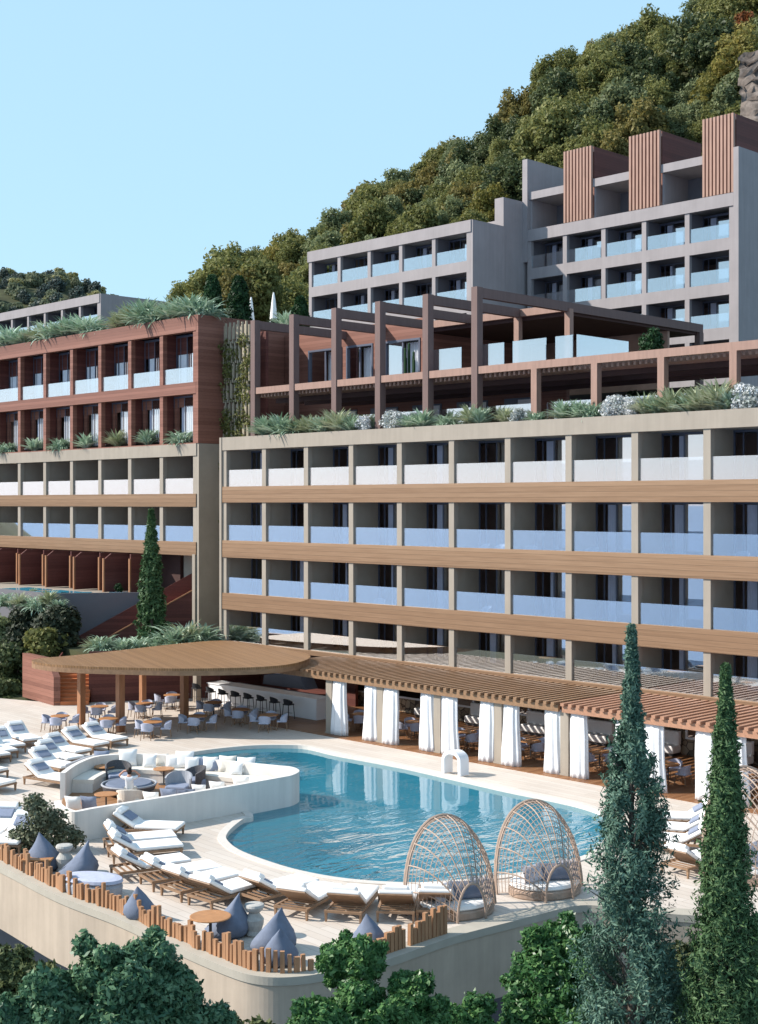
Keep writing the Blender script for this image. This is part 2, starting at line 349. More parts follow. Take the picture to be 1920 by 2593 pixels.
# water
def water(name, tint, scale, strength, rough=0.015, near=None):
    m = bpy.data.materials.new(name); m.use_nodes = True; nt = m.node_tree; L = nt.links.new
    nt.nodes.remove(nt.nodes['Principled BSDF'])
    g = N(nt, 'ShaderNodeNewGeometry'); mp = N(nt, 'ShaderNodeMapping'); mp.inputs['Rotation'].default_value = (0, 0, R(-46)); mp.inputs['Scale'].default_value = (1.0, 0.42, 1); L(g.outputs['Position'], mp.inputs[0])
    n1 = N(nt, 'ShaderNodeTexNoise', Scale=scale, Detail=3.0, Roughness=0.55, Distortion=0.6); L(mp.outputs[0], n1.inputs['Vector'])
    n2 = N(nt, 'ShaderNodeTexNoise', Scale=0.09, Detail=1.0); L(g.outputs['Position'], n2.inputs['Vector'])
    bp = N(nt, 'ShaderNodeBump', Strength=strength, Distance=0.3); L(n1.outputs['Fac'], bp.inputs['Height'])
    if near:                                            # breeze: rougher water in one part of the pool
        s = N(nt, 'ShaderNodeVectorMath', operation='DOT_PRODUCT'); L(g.outputs['Position'], s.inputs[0]); s.inputs[1].default_value = (FX, FY, 0)
        mr = N(nt, 'ShaderNodeMapRange'); L(s.outputs['Value'], mr.inputs[0]); mr.inputs[1].default_value = near[0]; mr.inputs[2].default_value = near[1]; mr.inputs[3].default_value = strength; mr.inputs[4].default_value = strength * 0.025
        L(mr.outputs[0], bp.inputs['Strength'])
    tr = N(nt, 'ShaderNodeBsdfTransparent'); tr.inputs['Color'].default_value = (*tint, 1)
    gl = N(nt, 'ShaderNodeBsdfGlossy'); gl.inputs['Roughness'].default_value = rough; L(bp.outputs[0], gl.inputs['Normal'])
    fr = N(nt, 'ShaderNodeFresnel', IOR=1.33); L(bp.outputs[0], fr.inputs['Normal'])
    io = N(nt, 'ShaderNodeMath', operation='MULTIPLY_ADD'); L(g.outputs['Backfacing'], io.inputs[0]); io.inputs[1].default_value = 1 / 1.42 - 1.42; io.inputs[2].default_value = 1.42; L(io.outputs[0], fr.inputs['IOR'])
    df = N(nt, 'ShaderNodeBsdfDiffuse'); df.inputs['Color'].default_value = (0.045, 0.24, 0.33, 1)      # light scattered in the water body
    m1 = N(nt, 'ShaderNodeMixShader'); m1.inputs[0].default_value = 0.5; L(tr.outputs[0], m1.inputs[1]); L(df.outputs[0], m1.inputs[2])
    mx = N(nt, 'ShaderNodeMixShader'); L(fr.outputs[0], mx.inputs[0]); L(m1.outputs[0], mx.inputs[1]); L(gl.outputs[0], mx.inputs[2])
    L(mx.outputs[0], nt.nodes['Material Output'].inputs['Surface']); return m
M['water'] = water('pool_water', (0.5, 0.86, 0.92), 1.7, 1.0, near=(43.5, 50))
M['plunge'] = water('plunge_water', (0.5, 0.85, 0.95), 3.0, 0.1)
m, nt, b = nmat('sea_water'); L = nt.links.new
b.inputs['Base Color'].default_value = (0.24, 0.35, 0.52, 1); b.inputs['Roughness'].default_value = 0.7; b.inputs['IOR'].default_value = 1.33; b.inputs['Specular IOR Level'].default_value = 0.05
g = N(nt, 'ShaderNodeNewGeometry'); n1 = N(nt, 'ShaderNodeTexNoise', Scale=0.05, Detail=6.0); L(g.outputs['Position'], n1.inputs['Vector'])
bp = N(nt, 'ShaderNodeBump', Strength=0.4, Distance=2.0); L(n1.outputs['Fac'], bp.inputs['Height']); L(bp.outputs[0], b.inputs['Normal'])
M['sea'] = m

LEAF = {
 'olive': leafmat('olive_leaves', ((0.076, 0.083, 0.026), (0.164, 0.170, 0.050), (0.273, 0.273, 0.098)), 0.6, 0.4),
 'brown': leafmat('brown_leaves', ((0.098, 0.085, 0.026), (0.191, 0.164, 0.049), (0.295, 0.246, 0.087)), 0.6, 0.4),
 'sage': leafmat('sage_leaves', ((0.082, 0.098, 0.044), (0.164, 0.191, 0.087), (0.273, 0.306, 0.153)), 0.6, 0.4),
 'dark': leafmat('dark_leaves', ((0.027, 0.041, 0.016), (0.072, 0.094, 0.036), (0.144, 0.166, 0.065))),
 'yellow': leafmat('yellow_leaves', ((0.098, 0.098, 0.024), (0.207, 0.191, 0.046), (0.328, 0.273, 0.082)), 0.6, 0.4),
 'orange': leafmat('orange_leaves', ((0.10, 0.03, 0.01), (0.2, 0.065, 0.02), (0.28, 0.11, 0.04))),
 'blue': leafmat('hazy_far_leaves', ((0.09, 0.11, 0.075), (0.17, 0.2, 0.12), (0.28, 0.29, 0.17)), 0.6, 0.4),  # distance haze is put into the colours of the far leaves
 'farlight': leafmat('hazy_far_yellow_leaves', ((0.15, 0.15, 0.065), (0.27, 0.26, 0.11), (0.38, 0.34, 0.15))),
 'fardark': leafmat('hazy_far_dark_leaves', ((0.05, 0.065, 0.06), (0.09, 0.115, 0.1), (0.15, 0.18, 0.14))),
 'agave': leafmat('agave_blades', ((0.12, 0.2, 0.13), (0.32, 0.43, 0.3), (0.6, 0.7, 0.55)), 0.45, 0.15),
 'agavepale': leafmat('pale_blades', ((0.2, 0.24, 0.12), (0.36, 0.4, 0.24), (0.52, 0.54, 0.4)), 0.45, 0.15),
 'flower': leafmat('white_flowers', ((0.12, 0.17, 0.11), (0.5, 0.52, 0.5), (0.78, 0.78, 0.8)), 0.7, 0.2),
 'topiary': leafmat('topiary_leaves', ((0.006, 0.022, 0.006), (0.016, 0.05, 0.014), (0.035, 0.085, 0.03))),
 'cypress': leafmat('cypress_needles', ((0.025, 0.062, 0.045), (0.065, 0.131, 0.092), (0.156, 0.250, 0.181)), 0.6, 0.15),
 'cypressg': leafmat('green_cypress_needles', ((0.024, 0.060, 0.024), (0.060, 0.120, 0.046), (0.144, 0.228, 0.096)), 0.6, 0.15),
 'fore': leafmat('laurel_leaves', ((0.016, 0.054, 0.019), (0.049, 0.135, 0.041), (0.149, 0.270, 0.095)), 0.35, 0.25),
 'foreb': leafmat('bluish_laurel_leaves', ((0.016, 0.052, 0.03), (0.048, 0.122, 0.066), (0.14, 0.235, 0.12)), 0.35, 0.2),
 'bush': leafmat('dark_bush_leaves', ((0.012, 0.018, 0.010), (0.028, 0.038, 0.02), (0.06, 0.07, 0.038)), 0.6, 0.15),
 'shrub': leafmat('grey_green_shrub', ((0.04, 0.05, 0.028), (0.10, 0.115, 0.066), (0.2, 0.21, 0.13)), 0.6, 0.15),
}
# ------------------------------------------------------------------ foliage
def leaf_quads(P, Nrm, size, rng, jitter=0.6, aspect=1.6, sizevar=0.5):
    n = len(P)
    nn = Nrm + rng.normal(0, jitter, (n, 3)); nn /= np.linalg.norm(nn, axis=1)[:, None] + 1e-9
    t = rng.normal(0, 1, (n, 3)); t -= nn * (t * nn).sum(1)[:, None]; t /= np.linalg.norm(t, axis=1)[:, None] + 1e-9
    b = np.cross(nn, t); s = size * (1 + sizevar * (rng.random(n) - 0.5) * 2)
    a = (t * (s * aspect * 0.5)[:, None]); c = (b * (s * 0.5)[:, None])
    V = np.empty((n, 4, 3)); V[:, 0] = P - a; V[:, 1] = P + c * 0.9 - a * 0.1; V[:, 2] = P + a; V[:, 3] = P - c * 0.9 - a * 0.1
    return V.reshape(-1, 3)
def blob_leaves(blobs, n, size, seed, jitter=0.6, shell=0.55, aspect=1.6, flat=1.0):
    """leaves through a set of (centre, radius) clumps; numbers follow the clump surface"""
    rng = np.random.default_rng(seed); w = np.array([b[1] ** 2 for b in blobs]); w = w / w.sum(); out = []
    for (c, r), k in zip(blobs, w):
        m = max(8, int(n * k)); d = rng.normal(0, 1, (m, 3)); d /= np.linalg.norm(d, axis=1)[:, None]
        lump = 1 + 0.16 * np.sin(d[:, 0] * 7 + c[0] * 3) * np.sin(d[:, 1] * 6 + c[1]) + 0.12 * np.sin(d[:, 2] * 9 + c[2])
        rr = r * lump * (shell + (1 - shell) * rng.random(m) ** 0.5) * (1 + rng.normal(0, 0.06, m))
        P = np.array(c) + d * rr[:, None] * np.array([1, 1, flat])
        out.append(leaf_quads(P, d + np.array([0, 0, 0.35]), size, rng, jitter, aspect))
    return np.concatenate(out)
def crown_blobs(r, h, k, seed, base=0.35):
    q = random.Random(seed); bl = []
    for i in range(k):
        a = q.uniform(0, 2 * math.pi); e = q.uniform(-0.25, 1.0); rad = r * (0.25 + 0.5 * q.random()) * math.cos(e * 1.2)
        bl.append(((rad * math.cos(a), rad * math.sin(a), h * (base + (1 - base) * (0.15 + 0.7 * max(0, math.sin(e * 1.3))))), r * q.uniform(0.28, 0.5)))
    return bl
def limbs(mb, base, blobs, r0, seed, fork=0.45):
    q = random.Random(seed); base = Vector(base)
    top = sum((Vector(b[0]) for b in blobs), Vector()) / len(blobs)
    mid = base.lerp(top, fork) + Vector((q.uniform(-.1, .1), q.uniform(-.1, .1), 0)) * r0 * 4
    mb.tube([base, base.lerp(mid, 0.5) + Vector((q.uniform(-1, 1), q.uniform(-1, 1), 0)) * r0 * 0.6, mid], [r0, r0 * 0.8, r0 * 0.65], 7)
    for c, r in blobs:
        c = Vector(c); e = mid.lerp(c, 0.5) + Vector((q.uniform(-.25, .25), q.uniform(-.25, .25), q.uniform(-.1, .3))) * r
        mb.tube([mid, e, c], [r0 * 0.5, r0 * 0.32, r0 * 0.1], 5)
def blades(n, length, width, seed, droop=0.9, up=(0.5, 1.35), center=(0, 0, 0), spread=0.12):
    """rosette of arching strap leaves"""
    q = random.Random(seed); mb = MB()
    for i in range(n):
        a = q.uniform(0, 2 * math.pi); e = q.uniform(*up); l = length * q.uniform(0.65, 1.1); w = width * q.uniform(0.7, 1.2)
        d = Vector((math.cos(a), math.sin(a), 0)); s = Vector((-math.sin(a), math.cos(a), 0))
        p = Vector(center) + Vector((q.uniform(-1, 1), q.uniform(-1, 1), 0)) * spread; k = 5; pts = []
        for j in range(k + 1):
            t = j / k; pts.append((p.copy(), w * (0.55 + 0.9 * t) * (1 - t) ** 0.6 + 0.004)); ang = e - droop * t * 1.3
            p = p + (d * math.cos(ang) + Vector((0, 0, 1)) * math.sin(ang)) * (l / k)
        vs = []; fs = []
        for pp, ww in pts: vs += [pp - s * ww / 2, pp + Vector((0, 0, -ww * 0.25)), pp + s * ww / 2]
        for j in range(k): fs += [(3 * j, 3 * j + 1, 3 * j + 4, 3 * j + 3), (3 * j + 1, 3 * j + 2, 3 * j + 5, 3 * j + 4)]
        mb.add(vs, fs)
    return mb

# ================================================================== SETTING
def sstep(t): t = min(1, max(0, t)); return t * t * (3 - 2 * t)
def lerp_tab(tab, x):
    if x <= tab[0][0]: return tab[0][1]
    for (a, p), (b, q) in zip(tab, tab[1:]):
        if x <= b: return p + (q - p) * (x - a) / (b - a)
    return tab[-1][1]
SIL = [(-700, 1290), (380, 1290), (480, 760), (560, 660), (640, 620), (700, 610), (760, 600), (830, 560), (900, 530), (930, 480), (1000, 445), (1090, 425), (1130, 375), (1190, 350), (1250, 300), (1310, 255), (1375, 240), (1400, 180), (1450, 125), (1540, 100), (1600, 60), (1700, 90), (1760, 40), (1810, 0), (1920, -90), (2300, -200), (3200, -240)]
FAR = [(-700, 1290), (-350, 900), (-120, 665), (0, 674), (70, 686), (150, 682), (230, 716), (300, 744), (400, 790), (560, 900), (900, 1290)]
BASEP = [(-4000, -60), (-400, -55), (-60, -40), (0, -17), (20, -10), (42, -7), (60, -4), (92, -3), (106, 12), (125, 17)]
VR = 235.0
def hgt(u, v):
    sea = sstep((-u - 78) / 55) * (1 - sstep((v - 330) / 60) * sstep((CX + FOC * u / max(v, 1) + 420) / 300))
    if sea > 0: return hgt0(u, v) * (1 - sea) - 60 * sea
    return hgt0(u, v)
def hgt0(u, v):
    if v <= 125:
        h = lerp_tab(BASEP, v)
        return h if v <= 92 else -3 + (h + 3) * sstep((u + 74) / 30)
    n = u / v; x = CX + FOC * n
    zr = EYE + (HOR - lerp_tab(SIL, x)) / FOC * VR - 6.0; zr = max(zr, 8.0)
    if v <= VR: h = 17 + (zr - 17) * sstep((v - 118) / (VR - 112)) ** 0.9
    else: h = zr - (zr - 6) * sstep((v - VR) / 160) * 0.85
    zf = EYE + (HOR - lerp_tab(FAR, x)) / FOC * 560.0 - 7.0; zf = max(zf, 4.0)
    if v > 300: h = max(h, 4 + (zf - 4) * sstep((v - 330) / 230) if v <= 560 else zf * (1 - 0.4 * sstep((v - 560) / 300)))
    return h + 1.2 * math.sin(u * 0.11 + v * 0.05) * math.sin(v * 0.13) * (1 if v > 135 else 0)
us = [-6000, -1500, -800, -500] + [i * 10.0 for i in range(-40, 41)] + [500, 800, 1500, 3000]
vs_ = [-4000, -1500, -400, -200, -100, -60, -30, 0, 20, 32, 42, 60, 80, 92, 100, 108, 116] + [125 + 9 * i for i in range(22)] + [330 + 23 * i for i in range(24)] + [1000, 1500]
tm = MB(); tm.v = [tuple(UV(u, v, hgt(u, v))) for v in vs_ for u in us]
nu = len(us); tm.f = [(j * nu + i, j * nu + i + 1, (j + 1) * nu + i + 1, (j + 1) * nu + i) for j in range(len(vs_) - 1) for i in range(nu - 1)]
tag(tm.build('terrain', M['ground'], smooth=True, fix=True), kind='structure')
sm = MB(); a = 30000.0; sm.add([(-a, -a, -36), (a, -a, -36), (a, a, -36), (-a, a, -36)], [(0, 1, 2, 3)])
tag(sm.build('sea', M['sea']), kind='structure')

def P2(p): return Vector((p.x, p.y))
# pool
pool_px = [(395, 1932), (430, 1919), (460, 1911), (548, 1898), (642, 1889.5), (727, 1888.5), (780, 1891.7), (850, 1908), (943, 1925), (1036, 1943), (1159, 1971), (1283, 1999), (1406, 2024), (1480, 2042), (1528, 2062), (1540, 2095), (1525, 2135), (1490, 2163), (1439, 2182), (1363, 2203), (1272, 2219), (1140, 2232), (1030, 2237), (881, 2227.5), (758, 2206), (665, 2178), (603.5, 2153), (574, 2128), (576, 2112), (590, 2096), (616, 2076), (640, 2064), (560, 2010), (470, 1965)]
pool = smooth_line([P2(G(*p)) for p in pool_px], 4, closed=True)
ar = sum(pool[i].x * pool[(i + 1) % len(pool)].y - pool[(i + 1) % len(pool)].x * pool[i].y for i in range(len(pool)))
if ar < 0: pool.reverse()
rim = offset(pool, -0.28, closed=True)
from mathutils.geometry import tessellate_polygon
def flat_with_hole(name, outer, hole, z, mat):
    o3 = [Vector((p[0], p[1], 0)) for p in outer]; h3 = [Vector((p[0], p[1], 0)) for p in reversed(hole)]
    tr = tessellate_polygon([o3, h3]); allv = o3 + h3
    mb = MB(); mb.v = [(p.x, p.y, z) for p in allv]
    for t in tr:
        a, b, c = (allv[i] for i in t)
        mb.f.append(tuple(t) if (b - a).cross(c - a).z > 0 else tuple(reversed(t)))
    return mb.build(name, mat)
edge_px = [(-420, 2010), (-200, 2100), (0, 2197), (144, 2271), (297, 2330.5), (424, 2390), (508, 2428), (593, 2462), (645, 2476), (705, 2481), (780, 2476), (850, 2463), (920, 2448), (991, 2431.6), (1152, 2376), (1310, 2335), (1450, 2300), (1530, 2300), (1640, 2315), (1780, 2325), (1960, 2338), (2300, 2370)]
edge = smooth_line([P2(G(*p)) for p in edge_px], 5)
deck_outer = [p for p in offset(edge, 0.36)] + [Vector((-8, 30)), Vector((-8, 46)), Vector((-8, 52)), Vector((-61.9, 52)), Vector((-65.2, 42.5)), Vector((-67.2, 39.6)), Vector((-71, 38.3)), Vector((-84, 34))]
tag(flat_with_hole('pool_deck', deck_outer, rim, 0.0, M['deck']), kind='structure')
# coping and basin
n_ = len(pool); cp = MB()
vs = []
for p, q in zip(pool, rim): vs += [(q.x, q.y, -0.2), (q.x, q.y, 0.035), (p.x, p.y, 0.035), (p.x, p.y, -0.3)]
cp.add(vs, [(4 * i + k, 4 * ((i + 1) % n_) + k, 4 * ((i + 1) % n_) + k + 1, 4 * i + k + 1) for i in range(n_) for k in range(3)])
tag(cp.build('pool_coping', M['poolrim'], fix=True), kind='structure')
bs = MB(); vs = []
for p in pool: vs += [(p.x, p.y, -0.3), (p.x, p.y, -1.55)]
bs.add(vs, [(2 * i, 2 * ((i + 1) % n_), 2 * ((i + 1) % n_) + 1, 2 * i + 1) for i in range(n_)])
tr = tessellate_polygon([[Vector((p.x, p.y, 0)) for p in pool]]); bs.add([(p.x, p.y, -1.55) for p in pool], tr)
tag(bs.build('pool_basin', M['pooltile']), kind='structure')
wm = MB(); wm.add([(p.x, p.y, -0.13) for p in pool], [t if (pool[t[1]] - pool[t[0]]).to_3d().cross((pool[t[2]] - pool[t[0]]).to_3d()).z > 0 else tuple(reversed(t)) for t in tr])
tag(wm.build('pool_water', M['water']), kind='structure')
# restaurant floor: boards under the long pergola
rf = MB(); rf.prism([(-52.3, 43.35), (-8, 43.35), (-8, 51.2), (-62.0, 51.2), (-60.5, 47.9), (-56.0, 46.4)], -0.1, 0.03)
tag(rf.build('restaurant_floor', M['floorwood']), kind='structure')

# retaining wall with its ledge
rw = thing('retaining_wall', 'long curved rendered retaining wall carrying the pool deck above the trees', 'wall', tuple(G(700, 2481)))
inner = offset(edge, 0.55)
w = MB(); w.strip(edge, inner, -1.85, -0.14); w.build('wall_face', M['wallend'], rw, True, fix=True)
w = MB(); w.strip(offset(edge, -0.03), inner, -0.136, 0.06); w.build('ledge', M['ledge'], rw, True, fix=True)
w = MB(); w.strip(offset(edge, 2.6), offset(edge, 3.0), -9, -0.3); w.build('footing', M['greydark'], rw, True, fix=True)
w = MB(); w.strip(inner, offset(edge, 2.7), -1.8, -1.6); w.build('underside', M['greydark'], rw, True, fix=True)  # dark grey of footing and underside puts the overhang's shade into the colour

# planted bank left of the canopy
bk = MB()
bk.add([(-67.3, 39.8, -0.2), (-71, 38.5, -0.2), (-84, 34.2, -0.2), (-110, 30, -0.2), (-110, 45.0, 4.4), (-77.5, 46.0, 4.0), (-75.6, 44.2, 0.6), (-110, 52, 5.0), (-71.5, 52, 5.0), (-69.5, 42.5, 0.1)],
       [(0, 1, 5, 6), (1, 2, 5), (2, 3, 4, 5), (5, 4, 7, 8), (6, 5, 8), (0, 6, 9), (6, 8, 9)])
tag(bk.build('planted_bank', M['ground'], fix=True), kind='structure')

gb = MB(); gb.prism([(-72.6, 43.3), (-68.2, 49.9), (-67.3, 50.0), (-62.8, 49.8), (-62.3, 47.7), (-65.4, 42.4), (-67.4, 42.3)], -.2, 2.5)
tag(gb.build('garden_bed', M['ground']), kind='structure')

# ================================================================== BUILDINGS
def strip_curtain(w, h, amp, waves, seed=0):
    mb = MB(); n = waves * 6; vs = []
    for j, z in enumerate((0, h * .5, h)):
        for i in range(n + 1):
            x = w * i / n; vs.append((x, amp * math.sin(2 * math.pi * waves * i / n + seed) * (1 if j else 1.2), z))
    k = n + 1
    mb.add(vs, [(j * k + i, j * k + i + 1, (j + 1) * k + i + 1, (j + 1) * k + i) for j in range(2) for i in range(n)])
    return mb
def inst(o, parent, loc):
    c = o.copy(); COL.objects.link(c); c.parent = parent; c.location = loc
    return c
def loggia(root, Xs, Y, rows, depth, colw, mc, mb_, mp, bal='glass_bal', doors=True, back=None, bandout=0.06, ztop=None, zbot=None, name='band', room=2.6, seed=1, curt=1.0, opencut=None):
    """open balcony storeys: columns, floor bands, side partitions, glass balustrades and doors; rows = (ceiling, band top, band bottom, balustrade height, depth)"""
    q = random.Random(seed); O = Vector(root.location); x0, x1 = Xs[0], Xs[-1]
    zt = ztop if ztop is not None else rows[0][0]; zb = zbot if zbot is not None else rows[-1][2]
    proto = {}
    c = MB(); c.box(-colw / 2, colw / 2, 0, 0.32, 0, zt - zb); co = c.build('column', mc, root)
    for i, x in enumerate(Xs):
        (co if i == 0 else inst(co, root, (0, 0, 0))).location = Vector((x, Y, zb)) - O
    for ceil, top, bot, bh, dep in rows:
        if top - bot > 0.02:
            m = MB(); m.box(x0 - colw / 2 + 0.004, x1 + colw / 2 - 0.004, Y - bandout, Y + 0.3, bot, top); m.build(name, mb_, root, True)
        m = MB(); m.box(x0, x1, Y + 0.304, Y + dep + room, bot + 0.008, min(top - 0.02, bot + 0.34)); m.build('floor_slab', mp, root, True)
        W = Xs[1] - Xs[0] - 0.16; H = ceil - (bot + 0.34)
        m = MB(); m.box(-0.08, 0.08, Y + 0.32, Y + dep, bot + 0.3, ceil + 0.05); po = None
        for i, x in enumerate(Xs):
            if po is None: po = m.build('partition', mp, root); po.location = Vector((x, 0, 0)) - O
            else: inst(po, root, Vector((x, 0, 0)) - O)
        m = MB(); m.box(x0, x1, Y + dep + room, Y + dep + room + 0.1, bot, ceil); m.build('interior_wall', M['room'], root, True)
        if bh > 0:
            m = MB(); m.box(colw / 2 + 0.02, Xs[1] - Xs[0] - colw / 2 - 0.02, 0.1, 0.125, 0, bh); bo = None
            for x in Xs[:-1]:
                if bo is None: bo = m.build('balustrade', M[bal], root); bo.location = Vector((x, Y, top + 0.004)) - O
                else: inst(bo, root, Vector((x, Y, top + 0.004)) - O)
        if doors:
            fr = MB(); t = 0.07
            for s in ((0.0, t), (.13 * W, .13 * W + .05), (W * .33, W * .33 + t), (W - t, W)): fr.box(s[0], s[1], 0, t, 0, H - 0.1)
            fr.box(0, W, -0.003, t + 0.003, H - 0.1, H + 0.04)
            pn = MB(); pn.box(W * .33 + t, W - t, 0.02, 0.035, 0, H - 0.1)
            fo = fr.build('balcony_door', M['frame'], root); po_ = pn.build('pane', M['glass_win'], fo)
            cu = [strip_curtain(W * k, H - 0.12, 0.05, wv, k).build('curtain', M['curtain_in'], fo) for k, wv in ((0.12, 4), (0.19, 6), (0.62, 14))]
            first = True
            for x in Xs[:-1]:
                L_ = Vector((x + 0.08, Y + dep, bot + 0.344)) - O
                if first: d_ = fo; d_.location = L_; pp = po_
                else: d_ = inst(fo, root, L_); inst(po_, d_, (0, 0, 0))
                k = q.choice((0, 1, 1, 1, 2)); cc = cu[k]; xo = (.33 - (.12, .19)[k]) * W if k < 2 else W * 0.34
                if first: keep = (k, xo); first = False
                else: inst(cc, d_, (xo, 0.28, 0))
            for k_, cc in enumerate(cu):
                if k_ == keep[0]: cc.location = (keep[1], 0.28, 0)
                else: bpy.data.objects.remove(cc)
        else:
            m = MB(); m.box(x0, x1, Y + dep, Y + dep + 0.15, bot + 0.3, ceil + 0.05); m.build('back_wall', mp, root, True)

# ---- main block
BX = [-48.28 + 3.545 * k for k in range(-4, 9)]
Y0 = 48.6
main = thing('hotel_block', 'large beige hotel block with glazed balconies and brown timber bands above the restaurant', 'hotel building', (-40, 49, 0))
loggia(main, BX, Y0, [(14.06, 11.97, 11.06, 0.95, 1.9), (11.06, 8.88, 7.91, 0.88, 1.9), (7.91, 5.86, 4.92, 0.9, 1.9), (4.92, 3.12, 2.86, 0.92, 1.9)], 1.9, 0.34, M['beige'], M['band'], M['taupe'], zbot=3.0, seed=3)
m = MB(); m.box(BX[0] - 0.2, BX[-1] + .2, Y0 - 0.06, Y0 + 0.4, 14.06, 14.8); m.build('fascia', M['beige'], main, True)
m = MB(); m.box(BX[0] - 0.2, BX[-1] + .2, Y0 + 0.404, Y0 + 4.8, 14.064, 14.4); m.build('roof_slab', M['rooftop'], main, True)
m = MB(); m.box(BX[0] - 0.36, BX[0] - 0.174, Y0 - 0.1, 58, 0.0, 14.8); m.build('end_wall', M['beige'], main, True)
m = MB(); m.box(BX[0] - 0.17, BX[-1], 53.6, 62, -0.5, 14.38); m.build('rear_mass', M['taupe'], main, True)
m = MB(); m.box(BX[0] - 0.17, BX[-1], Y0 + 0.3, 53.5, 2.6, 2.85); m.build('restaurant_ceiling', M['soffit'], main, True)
# restaurant wall: rubble piers and white framed windows
wl = MB(); wl.box(BX[0] - 0.17, BX[-1], 51.2, 51.5, 0.0, 2.6)
wl.build('restaurant_wall', M['rubble'], main, True)
fo = None
for k in range(1, len(BX) - 1):
    x = BX[k] + 0.9
    if fo is None:
        f = MB(); f.box(0, 1.9, 0, .1, 0, .09); f.box(0, 1.9, 0, .1, 1.71, 1.8); f.box(0, .09, 0, .1, .094, 1.706); f.box(1.81, 1.9, 0, .1, .094, 1.706)
        fo = f.build('window', M['whiteframe'], main); fo.location = Vector((x, 51.09, .75)) - Vector(main.location)
        p = MB(); p.box(.09, 1.81, .04, .06, .09, 1.71); po = p.build('pane', M['glass_win'], fo)
        p = MB(); p.box(.09, 1.81, .066, .1, .09, 1.71); pd = p.build('dark_room', M['room'], fo)
    else:
        c_ = inst(fo, main, Vector((x, 51.09, .75)) - Vector(main.location)); inst(po, c_, (0, 0, 0)); inst(pd, c_, (0, 0, 0))

# ---- left block (beige, two balcony storeys over garden suites)
LX = [-67.45 - 3.5 * k for k in range(9, -1, -1)]
YL = 50.2
lf = thing('hotel_wing', 'beige hotel wing at left with two balcony rows over dark garden suites with plunge pools', 'hotel building', (-80, 50, 0))
loggia(lf, LX, YL, [(13.92, 11.6, 10.8, 0.95, 2.3), (10.8, 8.65, 7.82, 0.95, 2.3)], 2.3, 0.36, M['beige'], M['band'], M['taupe'], doors=True, seed=5)
m = MB(); m.box(LX[0], LX[-1] + .2, YL - 0.06, YL + 0.4, 13.92, 14.66); m.build('fascia', M['beige'], lf, True)
m = MB(); m.box(LX[-1] - .14, LX[-1] + .14, YL - 0.1, YL + 0.3, 0.0, 7.9); m.build('end_pier', M['beige'], lf, True)
m = MB(); m.box(LX[-1] + .184, LX[-1] + .4, YL + 0.0, 70, 0.0, 14.66); m.build('side_wall', M['taupe'], lf, True)
m = MB(); m.box(LX[0], LX[-1] + .17, YL + 4.9, 70, 0, 14.6); m.build('rear_mass', M['taupe'], lf, True)
m = MB(); m.box(LX[0], -70.6, YL + 1.2, YL + 1.5, 5.0, 7.9); m.build('suite_wall', M['soffit'], lf, True)
po = None
for k in range(1, 18):
    x = -71.2 - 1.75 * k
    p = MB()
    if k % 2 == 0: p.slab([(0, 48.4, 5.35), (0, 48.4, 7.45), (0, 48.9, 7.8), (0, 51.3, 7.8), (0, 51.3, 5.35)], (.12, 0, 0))
    else: p.box(0, .12, 49.2, 51.3, 5.35, 7.8)
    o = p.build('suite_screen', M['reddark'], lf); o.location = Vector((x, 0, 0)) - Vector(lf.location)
    e = MB(); e.box(-.01, .13, (48.3 if k % 2 == 0 else 49.1), (48.4 if k % 2 == 0 else 49.2), 5.35, 7.5); e.build('screen_edge', M['orangewood'], o)
m = MB(); m.prism([(LX[0], 44.9), (-75.0, 44.9), (-70.55, 51.4), (LX[0], 51.4)], 5.05, 5.3); m.build('suite_terrace', M['beige'], lf, True)
wa, wb = Vector((-75.0, 44.9, 1.0)), Vector((-70.55, 51.4, 1.0)); wd = (wb - wa).normalized(); wn = Vector((wd.y, -wd.x, 0))
m = MB(); m.slab([wa + wn * .004, wb + wn * .004, wb + wn * .2, wa + wn * .2], (0, 0, 4.42)); m.box(LX[0], -75.0, 44.68, 44.88, 2.0, 5.42); m.build('planter_wall', M['greydark'], lf, True)  # darker grey: the shade on this wall is put into its colour
m = MB(); m.box(-70.5, -67.62, 51.6, 51.8, 0.5, 7.8); m.build('lobby_wall', M['taupe'], lf, True)
plg = plain('plunge_blue', (0.05, 0.38, 0.55), 0.08, 0.1, 1.5, 0, 0.5)
for t0, t1 in ((.4, 2.3), (3.4, 5.0)):
    q4 = [wa + wd * a_ - wn * b_ for a_, b_ in ((t0, .2), (t1, .2), (t1, 2.2), (t0, 2.2))]
    m = MB(); m.prism(q4, 5.31, 5.34); tag(m.build('plunge_pool', plg), kind='structure')
for xa, xb in ((-78.6, -76.0), (-82.6, -79.6)):
    m = MB(); m.box(xa, xb, 45.1, 47.6, 5.31, 5.34); tag(m.build('plunge_pool', plg), kind='structure')

